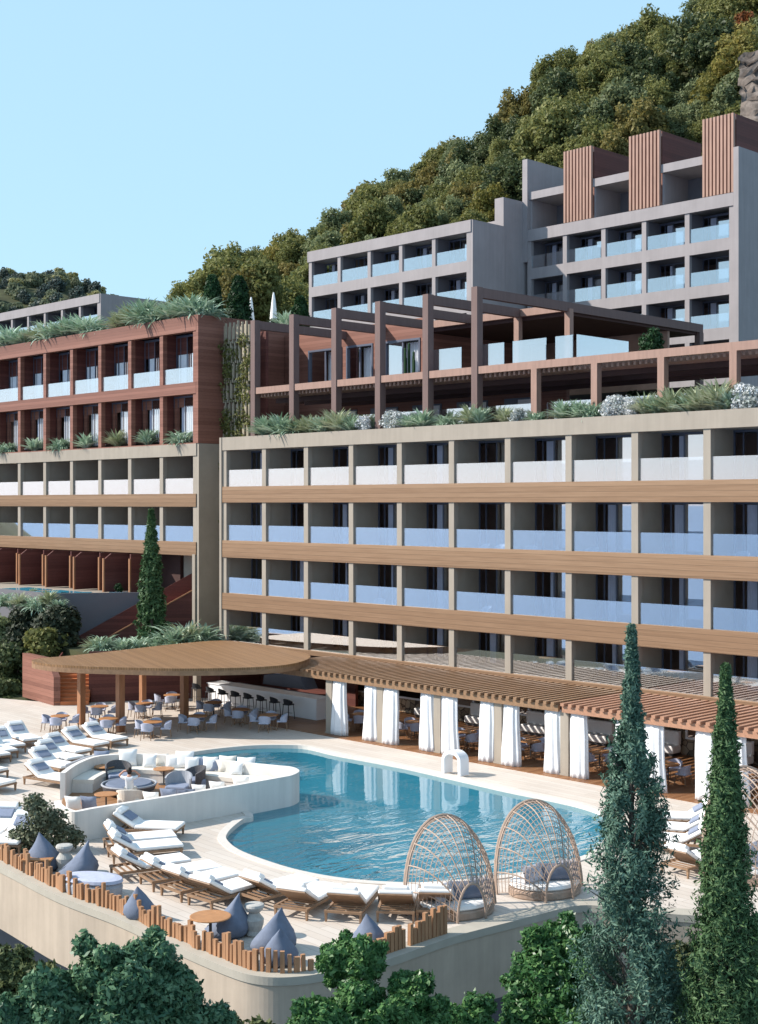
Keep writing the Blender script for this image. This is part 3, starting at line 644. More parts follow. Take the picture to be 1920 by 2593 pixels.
# ---- red timber block above
rd = thing('timber_clad_block', 'red timber clad two storey block with white glazed loggias on top of the left wing', 'hotel building', (-80, 50, 14.7))
loggia(rd, LX, YL, [(21.55, 18.42, 17.72, 0.95, 1.1), (17.72, 14.72, 14.66, 0.0, 0.9)], 1.9, 0.36, M['red'], M['red'], M['reddark'], seed=9, zbot=14.67, ztop=21.56, curt=1.5)
m = MB(); m.box(LX[0], LX[-1] + .2, YL - 0.06, YL + 0.4, 21.55, 22.5); m.build('fascia', M['red'], rd, True)
m = MB(); m.box(LX[-1] + .184, LX[-1] + .4, YL - .05, 70, 14.68, 22.5); m.build('side_wall', M['red'], rd, True)
m = MB(); m.box(LX[0], LX[-1] + .18, YL + 0.404, 70, 21.9, 22.2); m.build('roof_slab', M['rooftop'], rd, True)
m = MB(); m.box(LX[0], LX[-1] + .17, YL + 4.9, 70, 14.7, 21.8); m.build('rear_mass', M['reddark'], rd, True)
m = MB(); m.box(LX[0], LX[-1] + .16, YL + 0.92, YL + 1.0, 17.05, 17.71); m.build('lintel', M['red'], rd, True)
m = MB(); m.box(LX[0], LX[-1] + .16, YL + 1.12, YL + 1.2, 20.4, 21.54); m.build('lintel', M['reddark'], rd, True)  # darker red puts the loggia shadow into the upper lintel's colour
for x in LX[:-1]:
    m = MB(); m.box(x + .085, x + .6, YL + .9, YL + .98, 14.9, 17.045); m.build('door_surround', M['red'], rd, True)
for i, x in enumerate(LX[:-1]):
    s_ = strip_curtain(1.7, 2.15, .04, 8, i).build('sheer_curtain', M['curtain'], rd); s_.location = Vector((x + 1.12, YL + .93, 14.95)) - Vector(rd.location)
    s_ = strip_curtain((2.6, 2.2, 2.9)[i % 3], 2.3, .04, 12, i).build('sheer_curtain', M['curtain'], rd); s_.location = Vector((x + (.3, .55, .2)[i % 3], YL + 1.15, 18.08)) - Vector(rd.location)

# ---- vine trellis in the gap between the two blocks
tl = thing('vine_trellis', 'tall open timber lattice with climbing vine in the gap beside the red block', 'trellis', (-65, 52, 0))
m = MB(); q = random.Random(4)
for k in range(13):
    x = -66.95 + .2 * k
    for lv in range(18):
        z = .4 + 1.2 * lv + (.25 if k % 2 else 0); xo = .05 if (lv + k) % 2 else -.05
        m.box(x + xo, x + xo + .085, 52, 52.12, z, z + q.uniform(1.0, 1.16))
for k in range(9):
    x = -64.3 + .22 * k; m.box(x, x + .085, 52, 52.12, .4, 14)
for z in [.5 + 1.2 * i for i in range(18)]: m.box(-67.0, -64.25, 52.124, 52.17, z, z + .06)
m.build('lattice', plain('lattice_timber', (0.34, .29, .21), .7, .2, 3), tl, True)
m = MB(); m.box(-67, -64.3, 53.2, 53.4, 0, 21.5); m.box(-64.3, -62.2, 53.2, 53.4, 0, 14.3); m.build('rear_wall', M['reddark'], tl, True)
bl = [((-66.9 + 2.7 * q.random() ** 1.6, 52.15, 8 + 13 * q.random()), q.uniform(.25, .55)) for _ in range(80)] + [((-64.4 + .7 * q.random(), 52.0, 1 + 13 * q.random()), q.uniform(.2, .4)) for _ in range(26)]
m = MB(); m.quads(blob_leaves(bl, 9000, .12, 3)); m.build('vine', LEAF['olive'], tl, True)

# ---- grey blocks on the slope
GL = [31.6, 28.6, 25.5, 22.4, 19.3]
def grow(depth, n=4, bal=1.0):
    return [(GL[i], GL[i + 1] + .85, GL[i + 1], bal, depth) for i in range(n)]
gm = thing('grey_block', 'grey five bay balcony block on the slope left of the tower', 'hotel building', (-78, 78, 19))
GX = [-87.5 + 3.62 * k for k in range(6)]
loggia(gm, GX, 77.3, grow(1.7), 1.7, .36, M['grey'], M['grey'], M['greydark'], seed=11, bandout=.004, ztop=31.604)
m = MB(); m.box(GX[0] - .3, GX[-1] + .3, 77.22, 77.7, 31.6, 32.5); m.build('fascia', M['grey'], gm, True)
m = MB(); m.box(GX[-1] + .19, GX[-1] + .45, 77.3, 81, 14, 32.5); m.build('side_wall', M['grey'], gm, True)
m = MB(); m.box(GX[0] - .55, GX[0] - .25, 77.9, 86, 14, 31.0); m.build('left_wall', M['grey'], gm, True)
m = MB(); m.box(GX[0] - .2, GX[-1] + .18, 77.71, 88, 31.7, 32.3); m.build('roof_slab', M['rooftop'], gm, True)
gt = thing('grey_tower_block', 'tall stepped grey hotel tower with timber slat screens on its top floor', 'hotel building', (-60, 84, 14))
YT = 83.5
TX = [PY(960 + z / 1.721, 600, YT).x for z in (655, 810, 978, 1155, 1343, 1537)]
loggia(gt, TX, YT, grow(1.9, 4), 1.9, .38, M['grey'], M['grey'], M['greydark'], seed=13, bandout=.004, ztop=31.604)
m = MB(); m.box(TX[0] - .1, TX[-1] + .18, YT - .08, YT + .5, 31.6, 32.5); m.build('fascia', M['grey'], gt, True)
m = MB(); m.box(TX[-1] + .2, TX[-1] + .6, YT - .1, 98, 12, 35.6); m.build('side_wall', M['grey'], gt, True)
m = MB(); m.box(TX[0] - .6, TX[0] - .1, YT - .12, 92, 30, 38.1); m.build('blade_wall', M['grey'], gt, True)
m = MB(); m.box(TX[0] - 2.0, TX[0] - .61, YT + .02, 94, 14, 34.2); m.build('stair_core', M['grey'], gt, True)
m = MB(); m.box(TX[0] - 2.2, TX[0] - 1.4, YT + 4, 94, 34.2, 37.9); m.build('core_wall', M['grey'], gt, True)
m = MB(); m.box(-70.0, -69.1, 81.05, 84.5, 14, 34.8); m.build('shaft_wall', M['grey'], gt, True)
m = MB(); m.box(-71.3, -70.02, 81.5, 84.5, 14, 33.2); m.build('shaft_step', M['grey'], gt, True)
m = MB(); m.box(TX[0] - .1, TX[-1] + .2, YT + .504, 96, 31.9, 32.3); m.build('terrace_slab', M['rooftop'], gt, True)
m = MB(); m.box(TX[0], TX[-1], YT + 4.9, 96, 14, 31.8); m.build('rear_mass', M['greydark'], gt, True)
m = MB(); m.box(TX[0] - .1, TX[-1] + .18, YT + 3.4, 96, 32.3, 34.9); m.build('penthouse_wall', M['greydark'], gt, True)  # shade of the recessed top floor is painted in with the darker grey
SXp = [(808, 928), (1093, 1225), (1413, 1548)]; SX = [(PY(960 + a / 1.721, 500, YT).x, PY(960 + b / 1.721, 500, YT).x) for a, b in SXp]
ends = [TX[0] - .1] + [v for ab in SX for v in ab]
for i in range(3):
    xa, xb = ends[2 * i], ends[2 * i + 1]
    m = MB(); m.box(xa + .01, xb - .01, YT + .1, YT + 5, 34.9, 35.5); m.build('penthouse_roof', M['grey'], gt, True)
    m = MB(); m.box(xa + .0, xa + .15, YT + .3, YT + 3.4, 32.5, 34.9); m.build('terrace_divider', M['grey'], gt, True)
    f = MB(); wd = xb - 1.5; f.box(wd, wd + 1.4, YT + 3.3, YT + 3.38, 32.4, 34.7); fo = f.build('terrace_door', M['frame'], gt, True)
    p = MB(); p.box(wd + .35, wd + 1.3, YT + 3.26, YT + 3.295, 32.5, 34.6); p.build('pane', M['curtain'], fo)
for xa, xb in SX:
    m = MB(); n = 9
    for k in range(n):
        x = xa + (xb - xa - .17) * k / (n - 1); m.box(x, x + .17, YT - .1, YT + .14, 32.52, 38.0)
    m.box(xa + .02, xb - .02, YT + .144, YT + .3, 32.6, 32.8); m.box(xa + .02, xb - .02, YT + .144, YT + .3, 37.6, 37.8); m.box(xa + .02, xb - .02, YT + .144, YT + .3, 35.3, 35.5)
    sc_ = m.build('timber_screen', M['screen'], gt, True)
    m = MB(); m.box(xb - .17, xb - .02, YT + .305, YT + 5.5, 35.3, 38.0); m.build('side_panel', M['reddark'], sc_)
    m = MB(); m.box(xa + .02, xb - .18, YT + 3.3, YT + 3.5, 32.5, 38.0) ; m.build('back_panel', M['red'], sc_)
# windows low on the shaded side of the tower
for z in (22.6, 25.7, 28.8):
    f = MB(); f.box(TX[-1] + .604, TX[-1] + .66, 88.0, 89.4, z, z + 2.2); f.build('side_window', M['frame'], gt, True)
gf = thing('grey_annex', 'low grey balcony block at far left behind the planted red roof', 'hotel building', (-140, 78, 19))
FXs = [-120.3 - 3.5 * k for k in range(14, -1, -1)]
loggia(gf, FXs, 77.3, grow(1.7, 3), 1.7, .36, M['grey'], M['grey'], M['greydark'], seed=15, bandout=.004, ztop=31.604)
m = MB(); m.box(FXs[0], FXs[-1] + .3, 77.22, 77.7, 31.6, 32.5); m.build('fascia', M['grey'], gf, True)
m = MB(); m.box(FXs[-1] + .19, FXs[-1] + .45, 77.3, 92, 10, 32.5); m.build('side_wall', M['grey'], gf, True)
m = MB(); m.box(FXs[0], FXs[-1] + .18, 77.71, 92, 31.7, 32.3); m.build('roof_slab', M['rooftop'], gf, True)

# ---- red restaurant on the terrace
rs = thing('terrace_restaurant', 'red timber restaurant set back on the roof terrace with tall doors and dark roof', 'restaurant building', (-55, 57, 14.4))
YR = 57.0
DX = [PY(500 + a / 2.753, 930, YR).x for a in (775, 1010, 1040, 1225, 1310, 1555)]
wl = MB(); xs = [-67.0] + DX + [DX[5] + .4]
for i in range(0, len(xs), 2): wl.box(xs[i], xs[i + 1], YR, YR + .3, 17.6, 20.6)
wl.box(-67.0, DX[5] + .4, YR, YR + .3, 20.6, 21.75); wl.box(DX[5] + .1, DX[5] + .4, YR + .304, 66.5, 17.6, 20.88); wl.build('wall', M['red'], rs, True)
m = MB(); m.box(-67.0, -44.3, YR - .0, YR + .28, 14.4, 17.3); m.build('lower_wall', M['red'], rs, True)
m = MB(); m.box(-67, DX[5] + .09, YR + .31, 72, 21.3, 21.7); m.build('roof_slab', M['rooftop'], rs, True)
for i, (a, b_) in enumerate(((DX[0], DX[1]), (DX[2], DX[3]), (DX[4], DX[5]))):
    f = MB(); t = .1
    f.box(a, a + t, YR - .05, YR + .2, 17.62, 20.6); f.box(b_ - t, b_, YR - .05, YR + .2, 17.62, 20.6); f.box(a, b_, YR - .053, YR + .203, 20.5, 20.62); f.box((a + b_) / 2 - .05, (a + b_) / 2 + .05, YR, YR + .1, 17.62, 20.5)
    fo = f.build('door', M['frame'], rs, True)
    p = MB(); p.box(a + t, (a + b_) / 2 - .05, YR + .08, YR + .1, 17.62, 20.5); p.build('pane', M['glass_win'], fo)
    c = strip_curtain((b_ - a) * .55, 2.85, .06, 7, i).build('curtain', M['curtain'], fo); c.location = (a + (b_ - a) * .42, YR + .5, 17.62)
    r_ = MB(); r_.box(a, b_, YR + 2.2, YR + 2.3, 17.6, 20.6); r_.build('interior', M['room'], fo)
for i in range(5):
    a = -62.5 + 3.5 * i
    f = MB(); f.box(a, a + 2.3, YR - .06, YR - .003, 14.42, 16.7); fo = f.build('lower_window', M['frame'], rs, True)
    c = MB(); c.box(a + 1.0, a + 2.2, YR - .09, YR - .063, 14.5, 16.6); c.build('pane', M['curtain'], fo)
# covered terrace: roof on posts
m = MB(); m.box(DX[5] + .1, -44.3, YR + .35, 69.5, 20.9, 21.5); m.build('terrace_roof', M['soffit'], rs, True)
m = MB(); m.box(DX[5] + .41, -44.2, YR + .05, YR + .34, 21.1, 21.5); m.build('eaves_beam', M['redpost'], rs, True)
for a in (1308, 1437):
    x = PY(a, 900, YR).x
    m = MB(); m.box(x - .17, x + .17, YR - .02, YR + .3, 17.6, 21.2); m.build('roof_post', M['redpost'], rs, True)
m = MB(); m.box(DX[5] + .1, -44.4, 66.504, 66.7, 17.6, 20.896); m.build('terrace_rear_wall', M['room'], rs, True)
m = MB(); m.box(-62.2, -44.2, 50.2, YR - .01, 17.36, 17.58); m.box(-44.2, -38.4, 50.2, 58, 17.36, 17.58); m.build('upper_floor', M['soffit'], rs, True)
# beyond the terrace
m = MB(); m.box(-44.3, -8, 58.4, 58.7, 14.4, 16.2); m.build('garden_wall', M['red'], rs, True)

# ---- pergolas of the terrace
pg = thing('tall_terrace_pergola', 'tall brown timber pergola of six posts with long beams back to the red restaurant', 'pergola', (-52, 50, 14.4))
YP = 49.75
PXs = [(639.8, 807), (738, 794), (845, 771), (956, 758), (1077, 739.8), (1201, 719.5)]
px = [PY(a, b_, YP).x for a, b_ in PXs]; ZT = 21.55
for i, x in enumerate(px):
    m = MB(); m.box(x - .19, x + .19, YP, YP + .42, 14.42, ZT); m.build('post', M['post'], pg, True)
    m = MB(); m.box(x - .15, x + .15, YP + .424, (YR - .004 if i < 5 else 69.8), ZT - .5, ZT - .02); m.build('beam', M['post'], pg, True)
m = MB(); m.box(px[5] - .18, px[5] + .18, 69.4, 69.8, 17.6, ZT - .502); m.build('rear_post', M['post'], pg, True)
lp = thing('terrace_pergola', 'low slatted timber pergola along the roof terrace carrying the upper terrace', 'pergola', (-45, 50, 14.4))
m = MB(); ex = [v for x in px for v in (x - .194, x + .194)][1:] + [-8.0]
for i in range(0, len(ex), 2): m.box(ex[i], ex[i + 1], YP + .05, YP + .35, 17.3, 17.66)
m.build('front_beam', M['redpost'], lp, True)
for a in (1350.5, 1503, 1672, 1855, 2060):
    x = PY(a, 1000, YP).x
    m = MB(); m.box(x - .17, x + .17, YP + .04, YP + .38, 14.42, 17.3); m.build('post', M['redpost'], lp, True)
m = MB(); q = random.Random(2)
x = px[0]
while x < -8:
    m.box(x, x + .12, YP + .36, (YR - .02 if x < -44 else 58.3), 17.12, 17.34); x += .3
m.build('slats', M['redpost'], lp, True)
m = MB(); x = -38.2
for y in (51.5, 53.7, 55.9): m.box(px[0], -8, y, y + .2, 16.86, 17.115)
m.build('roof_boards', M['soffit'], lp, True)
# glass along the upper terrace
ub = thing('terrace_balustrade', 'frameless glass balustrade along the upper restaurant terrace', 'balustrade', (-42, 50, 17.6))
for a, b_ in ((1093, 1169), (1216, 1277), (1300, 1384), (1408, 1452)):
    xa, xb = PY(a, 900, 50.2).x, PY(b_, 900, 50.2).x
    m = MB(); m.box(xa, xb, 50.16, 50.2, 17.67, 18.75); m.build('panel', M['shadeglass'], ub, True)
m = MB(); m.box(-38.42, -38.38, 50.2, 54.2, 17.67, 18.75); m.build('panel', M['shadeglass'], ub, True)
wb = thing('terrace_parapet', 'white glazed parapet behind the planting along the roof terrace edge', 'balustrade', (-42, 50.4, 14.4))
xe = [-57.5, px[3], px[4], px[5]] + [PY(a, 1000, YP).x for a in (1350.5, 1503, 1672, 1855)] + [-8]
for a, b_ in zip(xe, xe[1:]):
    m = MB(); m.box(a + .25, b_ - .25, 50.45, 50.49, 14.5, 15.75); m.build('panel', M['shadeglass'], wb, True)

# ---- curved canopy
cn = thing('curved_canopy', 'leaf shaped brown timber canopy on posts shading the outdoor dining tables', 'canopy', tuple(G(304, 1853)))
top_px = [(82, 1674), (130, 1682), (205, 1687), (302, 1690), (457, 1693), (600, 1691), (700, 1686), (757, 1677), (786, 1664), (770, 1653), (705, 1640), (640, 1629), (560, 1622), (450, 1630), (300, 1647), (180, 1660), (100, 1667)]
out = smooth_line([P2(G(a, b_, 3.3)) for a, b_ in top_px], 4, closed=True)
m = MB(); m.prism(out, 3.18, 3.3); m.build('roof', M['roofwood'], cn, True)
inn = offset(out, 0.16, closed=True) if sum(out[i].x * out[(i + 1) % len(out)].y - out[(i + 1) % len(out)].x * out[i].y for i in range(len(out))) > 0 else offset(out, -0.16, closed=True)
k = len(out); vs = []
for p, q_ in zip(out, inn): vs += [(p.x, p.y, 2.96), (p.x, p.y, 3.177), (q_.x, q_.y, 3.177), (q_.x, q_.y, 2.96)]
m = MB(); m.add(vs, [(4 * i + j, 4 * ((i + 1) % k) + j, 4 * ((i + 1) % k) + (j + 1) % 4, 4 * i + (j + 1) % 4) for i in range(k) for j in range(4)])
m.build('fascia_rim', M['slatbrown'], cn, True, fix=True)
m = MB(); m.prism(inn, 3.0, 3.17); m.build('soffit', M['slatbrown'], cn, True)
for a, b_, r in ((206, 1834, .15), (304.6, 1853, .16), (361.5, 1788, .14), (467, 1822, .16), (499, 1778, .16)):
    p = G(a, b_); m = MB(); m.box(p.x - r, p.x + r, p.y - r, p.y + r, 0, 3.0); m.build('post', M['orangewood'] if a != 499 else M['beige'], cn, True)

# ---- long slatted pergola in front of the restaurant
for nm, xa, xb, mt, lab in (('slatted_pergola', -53.2, -34.35, 'slatbrown', 'brown slatted pergola roof in front of the restaurant between the canopy and the seam'),
                            ('slatted_pergola', -34.15, -9.0, 'slatorange', 'orange brown slatted pergola roof in front of the restaurant at right, behind the cypresses')):
    r_ = thing(nm, lab, 'pergola', ((xa + xb) / 2, 46, 0), 0, 'slatted pergolas in front of the restaurant')
    m = MB(); x = xa
    while x < xb - .1:
        m.box(x, x + .17, 43.55, Y0 - .07, 2.86, 2.98); x += .395
    m.build('slats', M[mt], r_, True)
    m = MB(); m.box(xa, xb, 43.66, 43.8, 2.6, 2.855); m.box(xa, xb, 46.1, 46.25, 2.62, 2.855); m.box(xa, xb, Y0 - .2, Y0 - .075, 2.6, 2.855); m.build('beams', M[mt], r_, True)
RC = [-48.28, -44.8, -41.2, -37.68, -34.16, -30.6, -27.05, -23.5, -51.85]
ordn = ['first', 'second', 'third', 'fourth', 'fifth', 'sixth', 'seventh', 'eighth']
for k, x in enumerate(RC[:8]):
    m = MB(); m.box(x - .2, x + .2, 43.82, 44.25, 0.034, 2.6); m.box(x - .23, x + .23, 43.79, 44.28, 0.034, 0.1)
    o = m.build('pergola_column', M['beige'])
    tag(o, 'beige square pergola column between two white curtains, %s from the bar' % ordn[k], 'column', 'beige columns carrying the slatted pergola')
def curtain_mesh(seed):
    q = random.Random(seed); mb = MB(); n = 40; H = 2.6; vs = []; rows = [0, .25, .6, 1.1, 1.7, 2.2, 2.6]
    for z in rows:
        t = z / H; rx = .47 - .09 * t ** 1.3 + .03 * math.sin(z * 2 + seed); ry = .2 - .06 * t
        for i in range(n):
            a = 2 * math.pi * i / n; f = 1 + (.16 - .04 * t) * math.sin(a * 9 + seed + .3 * z) + .06 * math.sin(a * 4 + seed)
            vs.append((rx * f * math.cos(a) + .06 * (1 - t) * math.sin(seed), ry * f * math.sin(a), z))
    fs = [(j * n + i, j * n + (i + 1) % n, (j + 1) * n + (i + 1) % n, (j + 1) * n + i) for j in range(len(rows) - 1) for i in range(n)]
    fs += [tuple(range(n - 1, -1, -1)), tuple((len(rows) - 1) * n + i for i in range(n))]
    mb.add(vs, fs); return mb
cms = [curtain_mesh(s).build('curtain', M['curtain'], smooth=True) for s in (1, 2.3, 4.1)]
ci = 0
for k, x in enumerate(RC[:8]):
    for side, dx in (('left', -.64), ('right', .66)):
        if k == 0 and side == 'left': continue
        c = cms[ci] if ci < 3 else cms[ci % 3].copy()
        if ci >= 3: COL.objects.link(c)
        c.location = (x + dx, 43.92, .036); c.rotation_euler = (0, 0, rnd.choice((0, math.pi))); ci += 1
        c.scale = (rnd.uniform(.92, 1.08), 1, 1)
        tag(c, 'white floor length curtain %s of the %s pergola column from the bar' % (side, ordn[k]), 'curtain', 'white curtains of the pergola')

# ---- stairs and red walls at left
dv = Vector((.56, .83, 0)).normalized(); pv = Vector((-dv.y, dv.x, 0))
st = thing('timber_stairs', 'orange brown timber steps rising from the deck beside the red garden wall', 'stairs', tuple(G(180, 1786)))
b0 = G(181, 1786); sv = UV(-.12, 1).normalized(); sw = Vector((-sv.y, sv.x, 0))
m = MB()
for i in range(13):
    a = b0 + sv * (.30 * i) + sw * .92; c = b0 + sv * (.30 * i) - sw * .92; d_ = .304 if i < 12 else .6
    m.slab([a + Vector((0, 0, .17 * i)), a + Vector((0, 0, .17 * i + .17)), a + sv * d_ + Vector((0, 0, .17 * i + .17)), a + sv * d_ + Vector((0, 0, .17 * i))], c - a)
    m.slab([a + sv * .02 + Vector((0, 0, .17 * i + .172)), a + sv * -.03 + Vector((0, 0, .17 * i + .172)), a + sv * -.03 + Vector((0, 0, .17 * i + .2)), a + sv * .28 + Vector((0, 0, .17 * i + .2)), a + sv * .28 + Vector((0, 0, .17 * i + .172))], c - a)
m.build('steps', M['stepwood'], st, True)
cw = thing('garden_wall', 'low red timber clad wall with a sloping end beside the steps', 'wall', tuple(G(90, 1780)))
e1 = G(136, 1787); e0 = G(40, 1771); up = Vector((0, 0, 1)); wd_ = (e1 - e0)
e0b = e1 - Vector((1, -.12, 0)) * 4.2
m = MB(); m.slab([e0b, e1, e1 + up * 1.55, e1 - Vector((1, -.12, 0)) * .9 + up * 2.5, e0b + up * 2.5], dv * .35); m.build('face', M['red'], cw, True)
m = MB(); m.slab([e1 + sv * .36, e1 + sv * .36 + up * .75, e1 + sv * 3.2 + up * 2.35, e1 + sv * 4.6 + up * 2.4, e1 + sv * 4.6], Vector((-.14, .02, 0))); m.build('cheek', M['reddark'], cw, True)
e2 = G(226, 1781)
m = MB(); m.slab([e2 + sv * .3, e2 + sv * .3 + up * .7, e2 + sv * 3.2 + up * 2.35, e2 + sv * 4.6 + up * 2.4, e2 + sv * 4.6], Vector((.14, -.02, 0))); m.build('cheek', M['reddark'], cw, True)
rwl = thing('red_terrace_wall', 'dark red timber wall behind the tables under the canopy', 'wall', (-64, 44, 0))
a = G(225, 1779); bpt = Vector((-61.8, 47.6, 0))
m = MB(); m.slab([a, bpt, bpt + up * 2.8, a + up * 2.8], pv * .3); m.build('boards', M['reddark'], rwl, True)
m = MB(); m.slab([bpt + dv * .01, bpt + Vector((.2, .01, 0)), bpt + Vector((.2, .01, 2.8)), bpt + dv * .01 + up * 2.8], Vector((0, 3.2, 0))); m.box(-61.58, -53.6, 50.6, 50.8, 0.034, 2.59); m.build('bar_rear_boards', M['reddark'], rwl, True)
up_st = thing('upper_stair', 'dark red timber clad stair with two sloping parapets climbing to the left wing', 'stairs', (-71, 46, 2))
A = Vector((-71.8, 45, 2.0)); B = Vector((-67.75, 50.5, 5.75))
dd = Vector((B.x - A.x, B.y - A.y, 0)).normalized(); pp_ = Vector((-dd.y, dd.x, 0))
A2 = A - dd * 2.2 - up * 1.25
m = MB(); m.slab([Vector((A2.x, A2.y, -.2)), Vector((B.x, B.y, -.2)), B, A2], pp_ * .16); m.build('front_parapet', M['reddark'], up_st, True)
m = MB(); m.bar(A2 + pp_ * .08 + up * .035, B + pp_ * .08 + up * .035, .24, .07); m.build('handrail', M['orangewood'], up_st, True)
C1 = A2 + pp_ * 2.0; D1 = B + pp_ * 2.0
m = MB(); m.slab([Vector((C1.x, C1.y, -.2)), Vector((D1.x, D1.y, -.2)), D1 + up * 1.0, C1 + up * 1.0], pp_ * .16); m.build('rear_parapet', M['reddark'], up_st, True)
m = MB(); m.slab([A2 + pp_ * .17 - up * .9, B + pp_ * .17 - up * .9, B + pp_ * 1.99 - up * .9, A2 + pp_ * 1.99 - up * .9], -up * .2); m.build('flight', M['stepwood'], up_st, True)

# ---- sunken lounge in the pool
lg = thing('lounge_island', 'white curved walled lounge island reaching into the pool with built in sofa', 'lounge', tuple(G(420, 2040)))
near_px = [(138, 2028), (143, 2038), (158, 2048), (189, 2056), (235, 2048), (290.6, 2039), (436, 2016), (581, 1992), (660, 1978), (702, 1970.5), (740, 1963), (758, 1953), (752, 1946)]
back_px = [(735, 1941), (700, 1937.5), (644, 1932), (580, 1925), (508, 1917), (412, 1910), (340, 1908), (290, 1909), (232, 1916), (184, 1935), (152, 1957)]
ow = smooth_line([P2(G(a, b_, 1.0)) for a, b_ in near_px + back_px], 5)
sgn = 1 if sum(ow[i].x * ow[(i + 1) % len(ow)].y - ow[(i + 1) % len(ow)].x * ow[i].y for i in range(len(ow))) > 0 else -1
iw = offset(ow, .2 * sgn)
m = MB(); m.strip(ow, iw, -1.5, 1.0); m.build('wall', M['whitewall'], lg, True, fix=True, smooth=False)
m = MB(); m.prism(offset(ow, .1 * sgn), -1.5, 0.06); m.build('floor', M['loungewood'], lg, True)
sofa_in = offset(ow, 1.0 * sgn)
i0, i1 = 6, len(ow) - 3
m = MB(); m.strip(offset(ow, .21 * sgn)[8:i1], sofa_in[8:i1], .064, .40); m.build('sofa_base', M['whitewall'], lg, True, fix=True)
m = MB(); m.strip(offset(ow, .22 * sgn)[8:i1], offset(ow, 1.03 * sgn)[8:i1], .404, .56); m.build('sofa_cushion', M['cream'], lg, True, fix=True)

# ================================================================== FURNITURE
def cushion(w, h, t, seed=0):
    mb = MB(); n = 9; vs = []
    for s in (-1, 1):
        for j in range(n):
            for i in range(n):
                u, v = i / (n - 1) * 2 - 1, j / (n - 1) * 2 - 1
                k = (1 - abs(u) ** 3) * (1 - abs(v) ** 3); pin = 1 - .10 * (1 - abs(u * v)) * max(abs(u), abs(v)) ** 4
                vs.append((u * w / 2 * pin, s * t / 2 * k ** .6, h / 2 + v * h / 2 * pin))
    fs = []
    for b_ in (0, 1):
        o = b_ * n * n
        for j in range(n - 1):
            for i in range(n - 1):
                f = (o + j * n + i, o + j * n + i + 1, o + (j + 1) * n + i + 1, o + (j + 1) * n + i); fs.append(f if b_ == 0 else tuple(reversed(f)))
    return mb.add(vs, fs)
# sun lounger, head at -x
def make_lounger(label, group):
    t = thing('sun_lounger', label, 'sun lounger', (0, 0, 0), 0, group)
    f = MB(); W = .47
    for s in (-1, 1): f.box(-1.1, 1.1, s * W - .035, s * W + .035, .24, .31)
    for x in (-1.1, -.34, 1.03): f.box(x, x + .07, -W + .036, W - .036, .245, .305)
    for x in (-.9, -.7, -.5, -.1, .15, .4, .65, .85): f.box(x, x + .06, -W + .036, W - .036, .275, .30)
    f.build('frame', M['teak'], t)
    l0 = MB(); l0.bar((0, 0, .24), (0, 0, 0), .075, .075, w2=.05, h2=.05); lo = None
    for x in (-1.04, 1.04):
        for s in (-1, 1):
            if lo is None: lo = l0.build('leg', M['teak'], t); lo.location = (x, s * W, 0)
            else: inst(lo, t, (x, s * W, 0))
    c = MB(); c.bevbox(-.36, 1.13, -.46, .46, .315, .43, .045); c.build('seat_cushion', M['white'], t, smooth=False)
    mt = Matrix.Translation((-.36, 0, .33)) @ Matrix.Rotation(R(31), 4, 'Y')
    b_ = MB(); b_.bevbox(-.86, 0.0, -.46, .46, .0, .115, .045, mt); bk_ = b_.build('back_cushion', M['white'], t)
    u = MB(); u.box(-.84, 0, -.44, .44, -.035, -.003, mt); u.build('back_frame', M['teak'], t)
    p = MB(); p.bevbox(-.86, -.6, -.36, .36, .10, .24, .06, mt); p.build('head_roll', M['white'], t)
    p = MB(); p.bevbox(-.58, -.2, -.3, .3, .118, .19, .035, mt); p.build('pillow', M['pillowgrey'], t)
    return t
LABP = {}
proto = None
def put_lounger(hx, hy, fx, fy, zoom, label, group, scale=1.0, footz=0.0):
    global proto
    a = zoom(hx, hy); h = G(*a); f = G(*zoom(fx, fy), footz); d = (f - h); d.z = 0; d.normalize()
    rz = math.atan2(d.y, d.x); c = h + d * (1.06 * scale)
    if proto is None: proto = make_lounger(label, group); o = proto; o.location = c; o.rotation_euler = (0, 0, rz); o.scale = (scale,) * 3
    else: o = dup(proto, label, c, rz, scale, group)
    o.location.z = 0.004
zA = lambda x, y: (250 + x / 2.065, 2000 + y / 2.065)
zB = lambda x, y: (x / 4.589, 1820 + y / 4.589)
g1 = 'white sun loungers fanned round the near end of the pool'
LG = [((100, 236), (445, 250), 0), ((38, 322), (400, 292), 0), ((62, 372), (445, 336), 0), ((88, 468), (452, 350), .4), ((250, 515), (585, 390), .4), ((378, 572), (692, 424), .4), ((528, 622), (815, 466), .4), ((788, 612), (1000, 480), .4), ((1005, 675), (1155, 514), .4), ((1278, 697), (1370, 516), .4), ((1552, 697), (1585, 512), .4)]
w1 = ['nearest the white lounge wall', 'second from the lounge wall', 'third from the lounge wall', 'fourth from the lounge wall', 'fifth from the lounge wall', 'sixth from the lounge wall', 'seventh from the lounge wall', 'behind the beanbag with the round table', 'behind the stone urn', 'second left of the near cane daybed', 'just left of the near cane daybed']
for (h, f, z), w_ in zip(LG, w1): put_lounger(h[0], h[1], f[0], f[1], zA, 'white sun lounger of the near pool fan, ' + w_, g1, 1.0, z)
put_lounger(1760, 690, 1775, 500, zA, 'white cushioned teak sun lounger seen through the near cane daybed', g1, 1.0, .4)
g2 = 'white sun loungers in a row behind the lounge island'
LB = [((1040, 270), (1500, 350)), ((800, 330), (1310, 410)), ((590, 410), (1120, 500)), ((500, 490), (1040, 590)), ((430, 580), (980, 690)), ((385, 740), (950, 830))]
w2 = ['nearest the canopy tables', 'second from the canopy', 'third from the canopy', 'fourth from the canopy', 'fifth from the canopy', 'beside the grey chaise']
